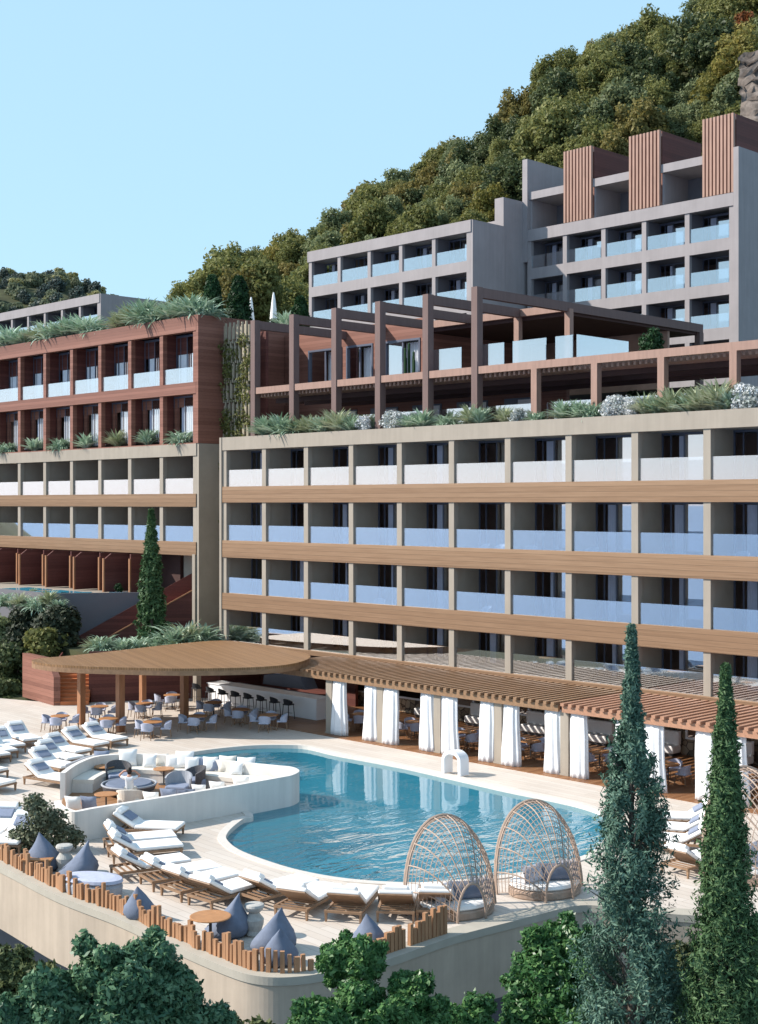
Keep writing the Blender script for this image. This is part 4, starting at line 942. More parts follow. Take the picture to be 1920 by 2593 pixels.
for (h, f), w_ in zip(LB, w2): put_lounger(*h, *f, zB, 'white sun lounger in the row behind the lounge island, ' + w_, g2)
g3 = 'white sun loungers in a row at the far left of the deck'
LA = [((160, 260), (520, 385)), ((-40, 330), (375, 480)), ((-140, 390), (270, 540)), ((-240, 440), (200, 590)), ((-400, 480), (80, 640))]
w3 = ['nearest the dining tables', 'second from the dining tables', 'third from the dining tables', 'fourth from the dining tables', 'cut by the left edge']
for (h, f), w_ in zip(LA, w3): put_lounger(*h, *f, zB, 'white sun lounger with grey pillow, far left row, ' + w_, g3)
put_lounger(-420, 640, 40, 720, zB, 'foot end of a white sun lounger at the left edge, upper of two', 'pair of loungers at the left edge')
put_lounger(-380, 790, 85, 860, zB, 'foot end of a white sun lounger at the left edge, lower of two', 'pair of loungers at the left edge')
put_lounger(330, 1390, 40, 1590, zB, 'white sun lounger beside the leafy deck shrub, facing the fence', 'pair of loungers by the shrub')
put_lounger(110, 1290, -150, 1470, zB, 'white sun lounger at the left edge behind the one beside the shrub', 'pair of loungers by the shrub')
zE = lambda x, y: (1600 + x / 5.1625, 1900 + y / 5.1625)
g4 = 'white sun loungers seen between the two cypresses'
for (h, f), w_ in zip((((1040, 1010), (430, 990)), ((1010, 1180), (400, 1130)), ((1000, 1330), (250, 1270)), ((560, 1640), (1050, 1500))), ('farthest from the fence', 'second farthest', 'third farthest', 'nearest, showing its wooden leg')):
    put_lounger(*h, *f, zE, 'white sun lounger between the two cypresses, ' + w_, g4)

# dining chairs and tables
def make_chair(label, group):
    t = thing('dining_chair', label, 'chair', (0, 0, 0), 0, group)
    s = MB(); s.bevbox(-.24, .24, -.25, .25, .41, .49, .03); s.build('seat', M['chairfab'], t)
    b_ = MB(); n = 12; vs = []
    for i in range(n + 1):
        a = R(-105 + 210 * i / n) + math.pi; hh = .80 - .16 * (abs(i - n / 2) / (n / 2)) ** 2
        for rr, z in ((.25, .44), (.285, hh), (.25, hh + .015), (.215, .46)): vs.append((rr * math.cos(a), rr * 1.08 * math.sin(a), z))
    fs = [(4 * i + k, 4 * i + 4 + k, 4 * i + 4 + (k + 1) % 4, 4 * i + (k + 1) % 4) for i in range(n) for k in range(4)] + [(0, 1, 2, 3), (4 * n + 3, 4 * n + 2, 4 * n + 1, 4 * n)]
    b_.add(vs, fs); b_.build('backrest', M['chairfab'], t, fix=True)
    lo = None
    for sx, sy in ((1, 1), (1, -1), (-1, 1), (-1, -1)):
        l = MB(); l.bar((sx * .2, sy * .21, .42), (sx * .25, sy * .25, 0), .028); l.build('leg', M['teak'], t)
    return t
def make_table(label, group):
    t = thing('dining_table', label, 'table', (0, 0, 0), 0, group)
    a = MB(); a.lathe([(.44, .715), (.46, .725), (.46, .75), (.44, .76)], 24); a.build('tabletop', M['tabletop'], t)
    p = MB(); p.lathe([(.035, .06), (.03, .714)], 10); p.build('column', M['darkmetal'], t)
    for k in range(4):
        a = R(45 + 90 * k); f = MB(); f.bar((0, 0, .1), (.36 * math.cos(a), .36 * math.sin(a), .02), .05, .04); f.build('foot', M['teak'], t)
    return t
ctx = {}
def set_table(p, name, where, grp, sides, z=0.004, r=.62, rot=0.0):
    if 't' not in ctx: o = ctx['t'] = make_table('', '')
    else: o = copy_tree(ctx['t'])
    o.location = (p.x, p.y, z); o['label'] = 'round timber dining table on a star foot, ' + where; o['group'] = 'round dining tables ' + grp
    o.rotation_euler = (0, 0, rot)
    for sname, ang in sides:
        a = ang + rot
        u = Vector((math.cos(a), math.sin(a), 0))     # u: in camera aligned plan (right, away)
        w_ = UV(u.x, u.y)
        if 'c' not in ctx: c = ctx['c'] = make_chair('', '')
        else: c = copy_tree(ctx['c'])
        k = r * rnd.uniform(.92, 1.15)
        c.location = (p.x + w_.x * k, p.y + w_.y * k, z); c.rotation_euler = (0, 0, math.atan2(-w_.y, -w_.x) + rnd.uniform(-.15, .15))
        c['label'] = 'blue grey tub chair, %s side of the table %s' % (sname, where); c['group'] = 'blue grey chairs ' + grp
S4 = (('right', 0.1), ('far', R(95)), ('left', R(178)), ('near', R(265)))
tabs = [(152, 1852, 'nearest the timber steps'), (252, 1826, 'just behind the foremost canopy post'), (275, 1859, 'right beside the foremost canopy post'), (387, 1868, 'foremost on the dining deck'), (367, 1818, 'midway before the red wall'), (436, 1795, 'far back by the red wall'), (501, 1852, 'before the right canopy post'), (541, 1815, 'behind the right canopy post'), (610, 1834, 'before the middle bar stools'), (681, 1849, 'before the rightmost bar stools')]
for a, b_, w_ in tabs: set_table(G(a, b_), '', w_, 'under the canopy', S4, rot=rnd.uniform(-.2, .2))
for k in range(7):
    x = RC[k] + .2; p = Vector((x, 45.75 + .2 * math.sin(k * 2.1), 0))
    set_table(p, '', 'between the %s and %s pergola columns' % (ordn[k], ordn[k + 1]), 'inside the restaurant', S4, z=.034, rot=R(10 * k))
# white banquettes against the restaurant wall
m = MB(); m.bevbox(-.75, .75, -.35, .3, .15, .45, .05); m.bevbox(-.75, .75, .12, .34, .46, 1.0, .05)
pr = None
for k in range(7):
    t = thing('banquette', 'white upholstered banquette against the stone wall behind the %s pergola column from the bar' % ordn[k], 'sofa', (RC[k] + .05, 50.7, .034), 0, 'white banquettes along the stone wall')
    if pr is None:
        s = MB(); s.bevbox(-.75, .75, -.35, .3, .12, .45, .05); pr = [s.build('seat', M['white'], t)]
        s = MB(); s.bevbox(-.75, .75, .10, .34, .454, 1.05, .05); pr.append(s.build('backrest', M['white'], t))
        s = MB(); s.box(-.7, .7, -.3, .28, 0, .118); pr.append(s.build('plinth', M['darkmetal'], t))
    else:
        for o in pr: inst(o, t, (0, 0, 0))

# bar counter and stools
br_ = thing('bar_counter', 'long white bar counter with dark top under the canopy edge', 'bar counter', (-56, 46.4, 0))
m = MB(); m.box(-60.6, -51.6, 46.0, 46.95, .034, 1.06); m.build('front', M['whitegloss'], br_, True)
m = MB(); m.box(-60.65, -51.55, 45.95, 47.0, 1.064, 1.12); m.build('top', M['whitegloss'], br_, True)
m = MB(); m.box(-60.4, -51.8, 47.3, 48.0, .034, .95); m.build('rear_counter', M['darkmetal'], br_, True)
# angular dark grey cooker hood / back bar block
hb = thing('back_bar_block', 'angular grey block standing behind the white bar counter', 'bar unit', (-57, 49, 0))
m = MB(); m.slab([(-59.0, 48.6, .95), (-55.4, 48.6, .95), (-55.9, 48.6, 1.75), (-58.9, 48.6, 1.45)], (0, .9, 0)); m.build('body', M['greydark'], hb, True)
def make_stool(label, group):
    t = thing('bar_stool', label, 'bar stool', (0, 0, 0), 0, group)
    s = MB(); s.bevbox(-.22, .22, -.22, .22, .72, .79, .03); s.build('seat', M['blackseat'], t)
    b_ = MB(); n = 10; vs = []
    for i in range(n + 1):
        a = R(-95 + 190 * i / n) + math.pi; hh = 1.04 - .14 * (abs(i - n / 2) / (n / 2)) ** 2
        for rr, z in ((.22, .74), (.26, hh), (.235, hh + .01), (.195, .76)): vs.append((rr * math.cos(a), rr * 1.08 * math.sin(a), z))
    b_.add(vs, [(4 * i + k, 4 * i + 4 + k, 4 * i + 4 + (k + 1) % 4, 4 * i + (k + 1) % 4) for i in range(n) for k in range(4)] + [(0, 1, 2, 3), (4 * n + 3, 4 * n + 2, 4 * n + 1, 4 * n)]); b_.build('backrest', M['blackseat'], t, fix=True)
    for sx, sy in ((1, 1), (1, -1), (-1, 1), (-1, -1)):
        l = MB(); l.bar((sx * .18, sy * .18, .73), (sx * .23, sy * .23, 0), .026); l.build('leg', M['darkmetal'], t)
    f = MB(); f.tube([(.2, .2, .3), (-.2, .2, .3), (-.2, -.2, .3), (.2, -.2, .3)], .012, 5, closed=True); f.build('foot_ring', M['darkmetal'], t)
    return t
so = None
for k in range(8):
    lb = 'charcoal shell bar stool at the white counter, ' + ('at its right end' if k == 0 else 'at its far left end' if k == 7 else '%s from the right end' % ordn[k])
    loc = Vector((-52.9 - 1.08 * k, 45.25, .034)) if k < 7 else Vector((-61.1, 45.6, .034))
    if so is None: so = make_stool(lb, 'charcoal bar stools along the white counter'); o = so
    else: o = dup(so, lb, loc, 0)
    o.location = loc; o.rotation_euler = (0, 0, R(90) + rnd.uniform(-.2, .2))

# lounge furniture
zL = lambda x, y: (130 + x / 4.72, 1880 + y / 4.72)
zM = lambda x, y: (430 + x / 4.72, 1880 + y / 4.72)
ft = lambda x, y, z=.06: G(*zL(x, y), z)
ch = thing('grey_chaise', 'curved grey upholstered chaise at the open end of the lounge island', 'sofa', tuple(ft(300, 500)))
pts = smooth_line([P2(ft(a, b_, .45)) for a, b_ in ((175, 455), (330, 440), (470, 380), (560, 330), (640, 318))], 5)
bpts = smooth_line([P2(ft(a, b_, .45)) for a, b_ in ((170, 395), (300, 345), (420, 300), (520, 280), (620, 275))], 5)
m = MB(); m.strip(pts, bpts, .1, .47); m.build('seat', M['greyfab'], ch, True, fix=True)
m = MB(); bo_ = [p + (p - q_).normalized() * .22 for p, q_ in zip(bpts, pts)]; m.strip(bpts, bo_, .1, .85); m.build('backrest', M['greyfab'], ch, True, fix=True)
def round_tab(p, r, h, label, group=None, post=.03, nm='side_table'):
    t = thing(nm, label, 'table', (p.x, p.y, p.z), 0, group)
    a = MB(); a.lathe([(r - .02, h - .04), (r, h - .03), (r, h - .01), (r - .02, h)], 24); a.build('tabletop', M['tabletop'], t)
    c = MB(); c.lathe([(post, .02), (post, h - .041)], 10); c.build('column', M['darkmetal'], t)
    c = MB(); c.lathe([(r * .5, 0), (r * .5, .015), (post, .03)], 16); c.build('base', M['darkmetal'], t)
for (x, y), lb in (((640, 470), 'small round orange timber table behind the dark wicker chair'), ((1345, 500), 'small round orange timber table by the cream sofa cushions'), ((655, 820), 'small round orange timber table at the near edge of the lounge')):
    round_tab(ft(x, y), .42, .62, lb, 'round timber tables in the lounge')
def tub_chair(p, rz, label, back='wicker', cushion_='pillowgrey'):
    t = thing('lounge_chair', label, 'armchair', (p.x, p.y, p.z), rz, 'lounge armchairs')
    s = MB(); s.bevbox(-.4, .4, -.42, .42, .12, .42, .06); s.build('seat', M[cushion_], t)
    b_ = MB(); n = 14; vs = []
    for i in range(n + 1):
        a = R(-100 + 200 * i / n) + math.pi; hh = .86 - .2 * (abs(i - n / 2) / (n / 2)) ** 2
        for rr, z in ((.44, .1), (.52, hh), (.46, hh + .01), (.39, .12)): vs.append((rr * math.cos(a), rr * math.sin(a), z))
    b_.add(vs, [(4 * i + k, 4 * i + 4 + k, 4 * i + 4 + (k + 1) % 4, 4 * i + (k + 1) % 4) for i in range(n) for k in range(4)] + [(0, 1, 2, 3), (4 * n + 3, 4 * n + 2, 4 * n + 1, 4 * n)]); b_.build('backrest', M[back], t, fix=True)
    for sx, sy in ((1, 1), (1, -1), (-1, 1), (-1, -1)):
        l = MB(); l.bar((sx * .34, sy * .34, .14), (sx * .36, sy * .36, 0), .04); l.build('leg', M['darkmetal'], t)
    return t
ang = math.atan2(FY, FX)
tub_chair(ft(800, 500), ang + R(200), 'dark wicker tub chair with its back to the cream sofa, beside the grey chaise')
tub_chair(ft(1520, 640), ang + R(170), 'grey cushioned armchair right of the round blue daybed', 'greyfab', 'pillowgrey')
tub_chair(ft(1690, 560), ang + R(120), 'dark grey wicker chair behind the grey cushioned armchair')
rb = thing('round_daybed', 'round dark wicker daybed with pale rim and blue cushions in the lounge', 'daybed', tuple(ft(930, 620)))
m = MB(); m.lathe([(.55, 0), (.95, .18), (1.02, .36), (.96, .40), (.9, .36), (.1, .33)], 32); m.build('basket', M['wicker'], rb)
m = MB(); m.tube([(1.01 * math.cos(R(a)), 1.01 * math.sin(R(a)), .4) for a in range(0, 360, 12)], .04, 6, closed=True); m.build('rim', M['greyfab'], rb)
m = MB(); m.lathe([(.85, .34), (.88, .4), (.82, .46), (.3, .48)], 28); m.build('mattress', M['bluefab'], rb)
# white armchair in which the person sits
pc = ft(940, 760)
wc = tub_chair(pc, ang, 'pale grey armchair in which the person in white is sitting', 'cream', 'cream')
wc.scale = (.95, .95, .78)
# person seated facing the bar, hands behind the head
def skin_body(name, verts, edges, radii, mat, parent, sub=2):
    me = bpy.data.meshes.new(name); me.from_pydata(verts, edges, []); o = bpy.data.objects.new(name, me); COL.objects.link(o)
    md = o.modifiers.new('skin', 'SKIN'); md.use_smooth_shade = True
    for i, r in enumerate(radii): me.skin_vertices[0].data[i].radius = (r, r) if not hasattr(r, '__len__') else r
    me.skin_vertices[0].data[0].use_root = True
    s = o.modifiers.new('sub', 'SUBSURF'); s.levels = sub; s.render_levels = sub
    me.materials.append(mat)
    if parent: o.parent = parent
    return o
V_ = [(0, 0, .5), (-.06, 0, .68), (-.12, 0, .88), (-.13, 0, 1.0), (-.11, 0, 1.09), (-.09, 0, 1.2), (-.08, 0, 1.29),       # pelvis..crown
      (-.12, .19, .97), (-.06, .38, 1.06), (-.1, .18, 1.24), (-.14, .08, 1.24),
      (-.12, -.19, .97), (-.06, -.38, 1.06), (-.1, -.18, 1.24), (-.14, -.08, 1.24),
      (.05, .1, .5), (.45, .12, .52), (.52, .12, .1), (.62, .12, .06), (.05, -.1, .5), (.45, -.12, .52), (.52, -.12, .1), (.62, -.12, .06)]
E_ = [(0, 1), (1, 2), (2, 3), (3, 4), (4, 5), (5, 6), (3, 7), (7, 8), (8, 9), (9, 10), (3, 11), (11, 12), (12, 13), (13, 14), (0, 15), (15, 16), (16, 17), (17, 18), (0, 19), (19, 20), (20, 21), (21, 22)]
Rr = [(.15, .12), (.14, .11), (.16, .11), (.12, .09), .05, .085, .075, .055, .045, .033, .04, .055, .045, .033, .04, .08, .06, .04, .035, .08, .06, .04, .035]
pt_ = thing('person', 'person in a white shirt sitting in the pale armchair, hands behind the head', 'person', (pc.x, pc.y, pc.z + .06), ang)
body = skin_body('body', V_, E_, Rr, M['skin'], pt_)
nose = MB(); nose.lathe([(.001, 0), (.018, .0), (.012, .05), (.004, .07)], 8, (.0, 0, 1.17)); nose.build('nose', M['skin'], pt_)
sh = skin_body('shirt', [(0, 0, .52), (-.06, 0, .68), (-.12, 0, .86), (-.13, 0, .99), (-.12, .19, .975), (-.08, .32, 1.035), (-.12, -.19, .975), (-.08, -.32, 1.035)], [(0, 1), (1, 2), (2, 3), (3, 4), (4, 5), (3, 6), (6, 7)], [(.17, .14), (.165, .135), (.18, .13), (.13, .1), .075, .065, .075, .065], M['shirt'], pt_)
tr_ = skin_body('trousers', [(0, 0, .5), (.05, .1, .51), (.45, .12, .525), (.52, .12, .16), (.05, -.1, .51), (.45, -.12, .525), (.52, -.12, .16)], [(0, 1), (1, 2), (2, 3), (0, 4), (4, 5), (5, 6)], [(.165, .135), .095, .075, .055, .095, .075, .055], M['cream'], pt_)
hr = MB(); hr.lathe([(.001, 1.13), (.06, 1.12), (.088, 1.2), (.085, 1.28), (.055, 1.34), (.001, 1.365)], 14, (-.115, 0, 0)); hr.build('hair', M['hair'], pt_, smooth=True)
# loose cushions on the lounge sofas
cus = {}
def put_cushion(p, rz, mat, w, label, tilt=-18):
    key = (mat, w)
    if key not in cus:
        o = cushion(w, w * .92, w * .32).build('cushion', M[mat], smooth=True); cus[key] = o
    else: o = cus[key].copy(); COL.objects.link(o)
    o.location = p; o.rotation_euler = (R(tilt), 0, rz)
    tag(o, label, 'cushion', 'loose cushions of the lounge')
rzc = math.atan2(RY, RX)
# positions along the back wall
for x, y, mat, w, lb, zz in ((600, 270, 'pillowgrey', .62, 'pale blue grey cushion at the left of the rear sofa', zL), (910, 285, 'white', .74, 'large white cushion standing alone on the rear sofa', zL), (1170, 300, 'white', .55, 'white cushion left of the beige one on the rear sofa', zL), (1310, 285, 'cream', .55, 'beige cushion behind the small round table', zL), (1450, 310, 'white', .55, 'white cushion right of the beige one on the rear sofa', zL),
        (170, 310, 'white', .74, 'large white cushion behind the dark wicker chair', zM), (270, 345, 'white', .6, 'white cushion leaning in front of the large one', zM), (365, 340, 'pillowgrey', .6, 'grey striped cushion left of a white one on the rear sofa', zM), (480, 345, 'white', .62, 'white cushion between two grey ones on the rear sofa', zM), (560, 345, 'pillowgrey', .56, 'narrow grey cushion behind the white ones on the rear sofa', zM), (680, 355, 'cream', .7, 'cream cushion near the right end of the rear sofa', zM), (790, 390, 'white', .5, 'small white cushion in front of the right corner', zM), (910, 380, 'white', .72, 'white cushion last on the right of the rear sofa', zM)):
    p = G(*zz(x, y), .56); put_cushion(p, rzc + rnd.uniform(-.15, .15), mat, w, lb)
for x, y, mat, w, lb, zz in ((240, 770, 'white', .6, 'white cushion nearest the lounge entrance on the near sofa', zL), (430, 770, 'pillowgrey', .6, 'pale grey cushion on the near sofa by the entrance', zL), (1180, 715, 'white', .6, 'white cushion on the near sofa right of the person', zL), (1390, 680, 'pillowgrey', .62, 'light blue cushion on the near sofa', zL), (140, 640, 'bluefab', .42, 'small navy cushion on the near sofa', zM), (230, 628, 'bluefab', .42, 'second small navy cushion, right of the first', zM), (340, 610, 'white', .55, 'white cushion right of the navy ones', zM), (560, 585, 'white', .6, 'white cushion midway along the near sofa', zM), (850, 540, 'white', .66, 'large white cushion at the right of the near sofa', zM)):
    p = G(*zz(x, y), .72); d_ = UV(0, 1); p = p + d_ * .45; p.z = .5; put_cushion(p, rzc + math.pi + R(-12), mat, w, lb)
# throw draped at the tip
m = MB(); q = random.Random(3); n = 14; vs = []
c0 = G(*zM(1130, 470), .58)
for j in range(n):
    for i in range(n):
        u, v = i / (n - 1) - .5, j / (n - 1) - .5
        w_ = UV(1.7 * u, 1.5 * v); vs.append((c0.x + w_.x, c0.y + w_.y, .6 + .05 * math.sin(u * 14 + v * 5) + .05 * math.sin(v * 11) + .05))
m.add(vs, [(j * n + i, j * n + i + 1, (j + 1) * n + i + 1, (j + 1) * n + i) for j in range(n - 1) for i in range(n - 1)])
tag(m.build('throw', M['white'], smooth=True), 'crumpled white throw spread over the rounded tip of the lounge sofa', 'throw')

# cane daybeds (shell shaped)
def make_nest(label, group):
    t = thing('cane_daybed', label, 'daybed', (0, 0, 0), 0, group)
    b_ = MB(); b_.lathe([(.98, .0), (1.02, .04), (1.02, .2), (.98, .24)], 36, sx=1.05, sy=.8); b_.build('base', M['rattan'], t)
    b_ = MB(); b_.lathe([(.94, .244), (1.0, .29), (.98, .37), (.9, .4)], 36, sx=1.03, sy=.78); b_.build('mattress', M['white'], t)
    NB = 32
    def hoop(k):                                    # k = 0 front hoop, 1 rear arch
        pts = []
        for i in range(NB + 1):
            a = math.pi * i / NB; s = math.sin(a) ** .9 if 0 < i < NB else 0
            X = (1.34 + (.42 - 1.34) * k) * math.cos(a); Zz = (2.42 + (.98 - 2.42) * k) * s + .02
            Y = -.35 - .55 * s * (1 - k) * .9 + 1.25 * k; bul = .42 * math.sin(math.pi * k) * (.4 + .6 * s)
            pts.append(Vector((X * (1 + .12 * math.sin(math.pi * k)), Y + .1 * math.sin(math.pi * k), Zz + bul)))
        return pts
    K = [i / 13 for i in range(14)]; H = [hoop(k) for k in K]
    m = MB(); m.tube(H[0], .05, 7); m.tube([p + Vector((0, .07, -.04)) for p in H[0]], .03, 6); m.build('front_hoop', M['rattan'], t)
    m = MB(); m.tube(H[-1], .035, 6); m.build('rear_arch', M['rattan'], t)
    for i in range(2, NB - 1, 3):
        m = MB(); m.tube([h[i] for h in H], .022, 5); m.build('rib', M['rattan'], t)
    m = MB()
    for j in range(1, 13): m.tube([H[j][i] for i in range(0, NB + 1)], .011, 4, cap=False)
    for i in range(0, NB + 1):
        if i % 3 != 2: m.tube([h[i] for h in H], .009, 3, cap=False)
    m.build('wire_weave', M['rattan'], t)
    c = cushion(.8, .5, .25).build('patterned_cushion', M['ikat'], t, smooth=True); c.location = (.42, .25, .4); c.rotation_euler = (R(-20), 0, R(200))
    c = cushion(1.15, .5, .3).build('bolster', M['bluefab'], t, smooth=True); c.location = (-.35, .3, .4); c.rotation_euler = (R(-24), 0, R(170))
    c = cushion(.5, .42, .2).build('small_cushion', M['ikat'], t, smooth=True); c.location = (-.62, .12, .5); c.rotation_euler = (R(-22), 0, R(150))
    return t
gN = 'shell shaped cane daybeds along the deck edge'
n1p = G(1158, 2322); n1p = n1p + UV(0, .4)
ny = math.atan2(-FX, FY)          # local +y faces away from the water towards the viewer
nest = make_nest('shell shaped cane daybed with patterned cushion behind the short picket fence', gN)
rot_view = math.atan2(FY, FX) + R(90)
nest.location = n1p; nest.rotation_euler = (0, 0, rot_view + R(24))
p = G(1382, 2266) + UV(0, .2); dup(nest, 'shell shaped cane daybed farther along the edge, left of the big cypress', p, rot_view + R(20), 1.0)
p = G(1932, 2222); dup(nest, 'shell shaped cane daybed cut by the right edge behind the green cypress', p, rot_view + R(20), 1.25)

# beanbags
def make_bag(label):
    t = thing('beanbag', label, 'beanbag', (0, 0, 0), 0, 'slate blue beanbags along the fence')
    m = MB(); n = 28; prof = [(0.0, .02), (.42, .0), (.56, .12), (.58, .28), (.5, .45), (.38, .62), (.25, .8), (.13, .95), (.05, 1.05), (.015, 1.1)]; vs = []
    for r, z in prof:
        k = z / 1.1
        for i in range(n):
            a = 2 * math.pi * i / n; rr = r * (1 + .045 * math.sin(a * 5 + z * 9) + .03 * math.sin(a * 11 - z * 17) + .02 * math.sin(a * 3 + z * 31))
            y = rr * .95 * math.sin(a); x = rr * math.cos(a); sq = 1 - .5 * sstep((k - .35) / .6)
            seat = .30 * sstep((x + .05) / .5) * sstep(k * 2.2) * (1 - k)
            vs.append((x * sq - .34 * k ** 1.4, y, max(.0, z - seat * .9)))
    m.add(vs, [(j * n + i, j * n + (i + 1) % n, (j + 1) * n + (i + 1) % n, (j + 1) * n + i) for j in range(len(prof) - 1) for i in range(n)])
    m.build('bag', M['bluefab'], t, smooth=True)
    s = MB(); s.tube([(.5, 0, .22), (.3, 0, .36), (0.02, 0, .5), (-.14, 0, .72), (-.27, 0, .95), (-.335, 0, 1.09)], .012, 5); s.build('seam', M['bluefab'], t)
    return t
zF = lambda x, y: (x / 2.36, 2000 + y / 2.36)
bags = [(zA(668, 762), 175, 1.0, 'slate blue beanbag behind the round orange table'), (zA(905, 835), 140, 1.0, 'slate blue beanbag right of the stone urn'), (zA(945, 905), 100, .82, 'low slate blue beanbag against the pickets, in front of another one'), (zA(1432, 830), 60, .85, 'slate blue beanbag half hidden behind the round green bush'), (zA(222, 668), 80, .82, 'small slate blue beanbag peeping over the middle of the fence'), (zF(462, 520), 190, .98, 'slate blue beanbag next to the pale round pouffe'), (zF(285, 468), 60, 1.05, 'tall slate blue beanbag by the leafy deck shrub')]
bo = None
for (xy, dg, s, lb) in bags:
    p = G(*xy); rz = rzc + R(dg)
    if bo is None: bo = make_bag(lb); o = bo
    else: o = dup(bo, lb, p, rz)
    o.location = p; o.rotation_euler = (0, 0, rz); o.scale = (s,) * 3
pf = thing('oval_pouffe', 'large pale oval pouffe behind the picket fence', 'pouffe', tuple(G(*zF(560, 625))))
m = MB(); m.lathe([(.62, 0), (.73, .08), (.75, .3), (.7, .38)], 32, sx=1.2, sy=.72); m.build('base', M['greyfab'], pf, smooth=False); pf.rotation_euler = (0, 0, rzc + R(-22))
m = MB(); m.lathe([(.69, .384), (.76, .42), (.73, .5), (.55, .53)], 32, sx=1.2, sy=.72); m.build('cushion_top', M['chairfab'], pf, smooth=False)
for (xy, lb) in ((zF(1520, 870), 'carved pale stone urn between two beanbags'), (zF(385, 490), 'carved pale stone urn by the leafy deck shrub')):
    p = G(*xy); m = MB(); m.lathe([(.2, 0), (.23, .05), (.19, .14), (.24, .3), (.25, .42), (.17, .52), (.13, .58), (.22, .66), (.26, .74), (.24, .8), (.16, .82)], 20)
    o = m.build('stone_urn', M['stoneurn']); o.location = p; tag(o, lb, 'urn', 'carved stone urns')
p = G(*zF(1258, 925)); round_tab(p, .52, .72, 'round orange timber table on a dark post beside the fence', None, .04)
p = G(*zF(236, 490)); st_ = thing('low_table', 'low orange timber table tucked behind the fence by the beanbag', 'table', tuple(p), rzc)
m = MB(); m.bevbox(-.45, .45, -.4, .4, .4, .46, .02); m.build('tabletop', M['tabletop'], st_)
for sx in (-1, 1):
    for sy in (-1, 1): m = MB(); m.box(sx * .38 - .03, sx * .38 + .03, sy * .33 - .03, sy * .33 + .03, 0, .4); m.build('leg', M['teak'], st_)

# white arch water spout at the pool edge
sp = thing('arched_spout', 'white rounded arch water spout standing on the far pool edge', 'water spout', tuple(G(1155, 1958)))
pc_ = G(1153, 1962); xa = Vector((1, .0, 0))
m = MB()
prof = []
for a in range(0, 181, 12): prof.append((.62 * math.cos(R(a)) * -1, 0, .75 + .45 * math.sin(R(a))))
outer_ = [(-.62, .0)] + [(p_[0], p_[2]) for p_ in prof] + [(.62, 0.0)]
inner_ = [(-.46, .0)] + [(p_[0] * .74, .7 + (p_[2] - .75) * .74) for p_ in prof] + [(.46, 0.0)]
vs = []
for (ox, oz), (ix, iz) in zip(outer_, inner_): vs += [(ox, -.32, oz), (ox, .32, oz), (ix, .32, iz), (ix, -.32, iz)]
k = len(outer_); m.add(vs, [(4 * i + j, 4 * i + 4 + j, 4 * i + 4 + (j + 1) % 4, 4 * i + (j + 1) % 4) for i in range(k - 1) for j in range(4)] + [(0, 1, 2, 3), (4 * k - 1, 4 * k - 2, 4 * k - 3, 4 * k - 4)])
o = m.build('arch', M['whitegloss'], sp, fix=True); sp.location = (pc_.x, pc_.y, .036); sp.scale = (.82, .8, .8)
# balcony tables on the lowest balcony row
for x, lb in ((645, 'small timber table on the first lowest row balcony from the left'), (857, 'small timber table on the third lowest row balcony from the left'), (1105, 'small timber table on the fifth lowest row balcony from the left'), (1388, 'small timber table on the seventh lowest row balcony from the left'), (1715, 'small timber table on a lowest row balcony between the cypress tips')):
    q_ = PY(x, 1640, Y0 + .85); round_tab(Vector((q_.x, q_.y, 3.21)), .42, .72, lb, 'tables on the lowest balconies', .03, 'balcony_table')

for i, (x, lv, w_) in enumerate(((1225, 8.25, 'sixth bay of the second balcony row from the top'), (1265, 8.25, 'right side of the sixth bay, second balcony row from the top'), (1345, 8.25, 'seventh bay of the second balcony row from the top'), (1500, 8.25, 'eighth bay of the second balcony row from the top'), (900, 8.25, 'third bay of the second balcony row from the top'), (960, 5.26, 'fourth bay of the third balcony row from the top'), (1230, 5.26, 'sixth bay of the third balcony row from the top'), (1880, 8.25, 'last bay of the second balcony row'))):
    q_ = PY(x, 1400, Y0 + .95); c = copy_tree(ctx['c']); c.location = (q_.x, q_.y, lv + .004); c.rotation_euler = (0, 0, R(-90) + rnd.uniform(-.8, .8))
    c['label'] = 'pale balcony chair, ' + w_; c['group'] = 'chairs on the balconies'
# ---- picket fences on the ledge
lin = offset(edge, .3); cum = [0]
for a, b_ in zip(lin, lin[1:]): cum.append(cum[-1] + (b_ - a).length)
def at_s(s):
    for i in range(len(lin) - 1):
        if cum[i + 1] >= s:
            t = (s - cum[i]) / (cum[i + 1] - cum[i]); return lin[i].lerp(lin[i + 1], t), (lin[i + 1] - lin[i]).normalized()
    return lin[-1], Vector((1, 0))
def s_near(x, y):
    p = P2(G(x, y)); return min(range(len(lin)), key=lambda i: (lin[i] - p).length)
sA, sB = cum[s_near(-60, 2165)], cum[s_near(800, 2462)]
f1 = thing('picket_fence', 'long rustic fence of uneven timber pickets along the curved deck edge', 'fence', tuple(G(430, 2385)), 0, 'rustic picket fences on the deck edge')
s_ = sA; n_p = 98; step = (sB - sA) / n_p
q = random.Random(12)
for i in range(n_p):
    p, d_ = at_s(sA + step * (i + .5)); w_ = step * q.uniform(.45, .82) / 2; h_ = q.uniform(.30, .62) + .08 * math.sin(i * .7)
    r_ = math.atan2(d_.y, d_.x); o2 = q.uniform(-.05, .05)
    m = MB(); mt = Matrix.Translation((p.x, p.y, .06)) @ Matrix.Rotation(r_, 4, 'Z') @ Matrix.Translation((0, o2, 0)) @ Matrix.Rotation(R(q.uniform(-2, 2)), 4, 'Y')
    m.box(-w_, w_, -.045, .045, -.03, h_, mt); m.build('picket', M['fencewood'], f1, True)
f2 = thing('picket_fence', 'short rustic fence of uneven timber pickets in front of the near cane daybed', 'fence', tuple(G(1070, 2405)), 0, 'rustic picket fences on the deck edge')
sA, sB = cum[s_near(948, 2443)], cum[s_near(1150, 2378)]
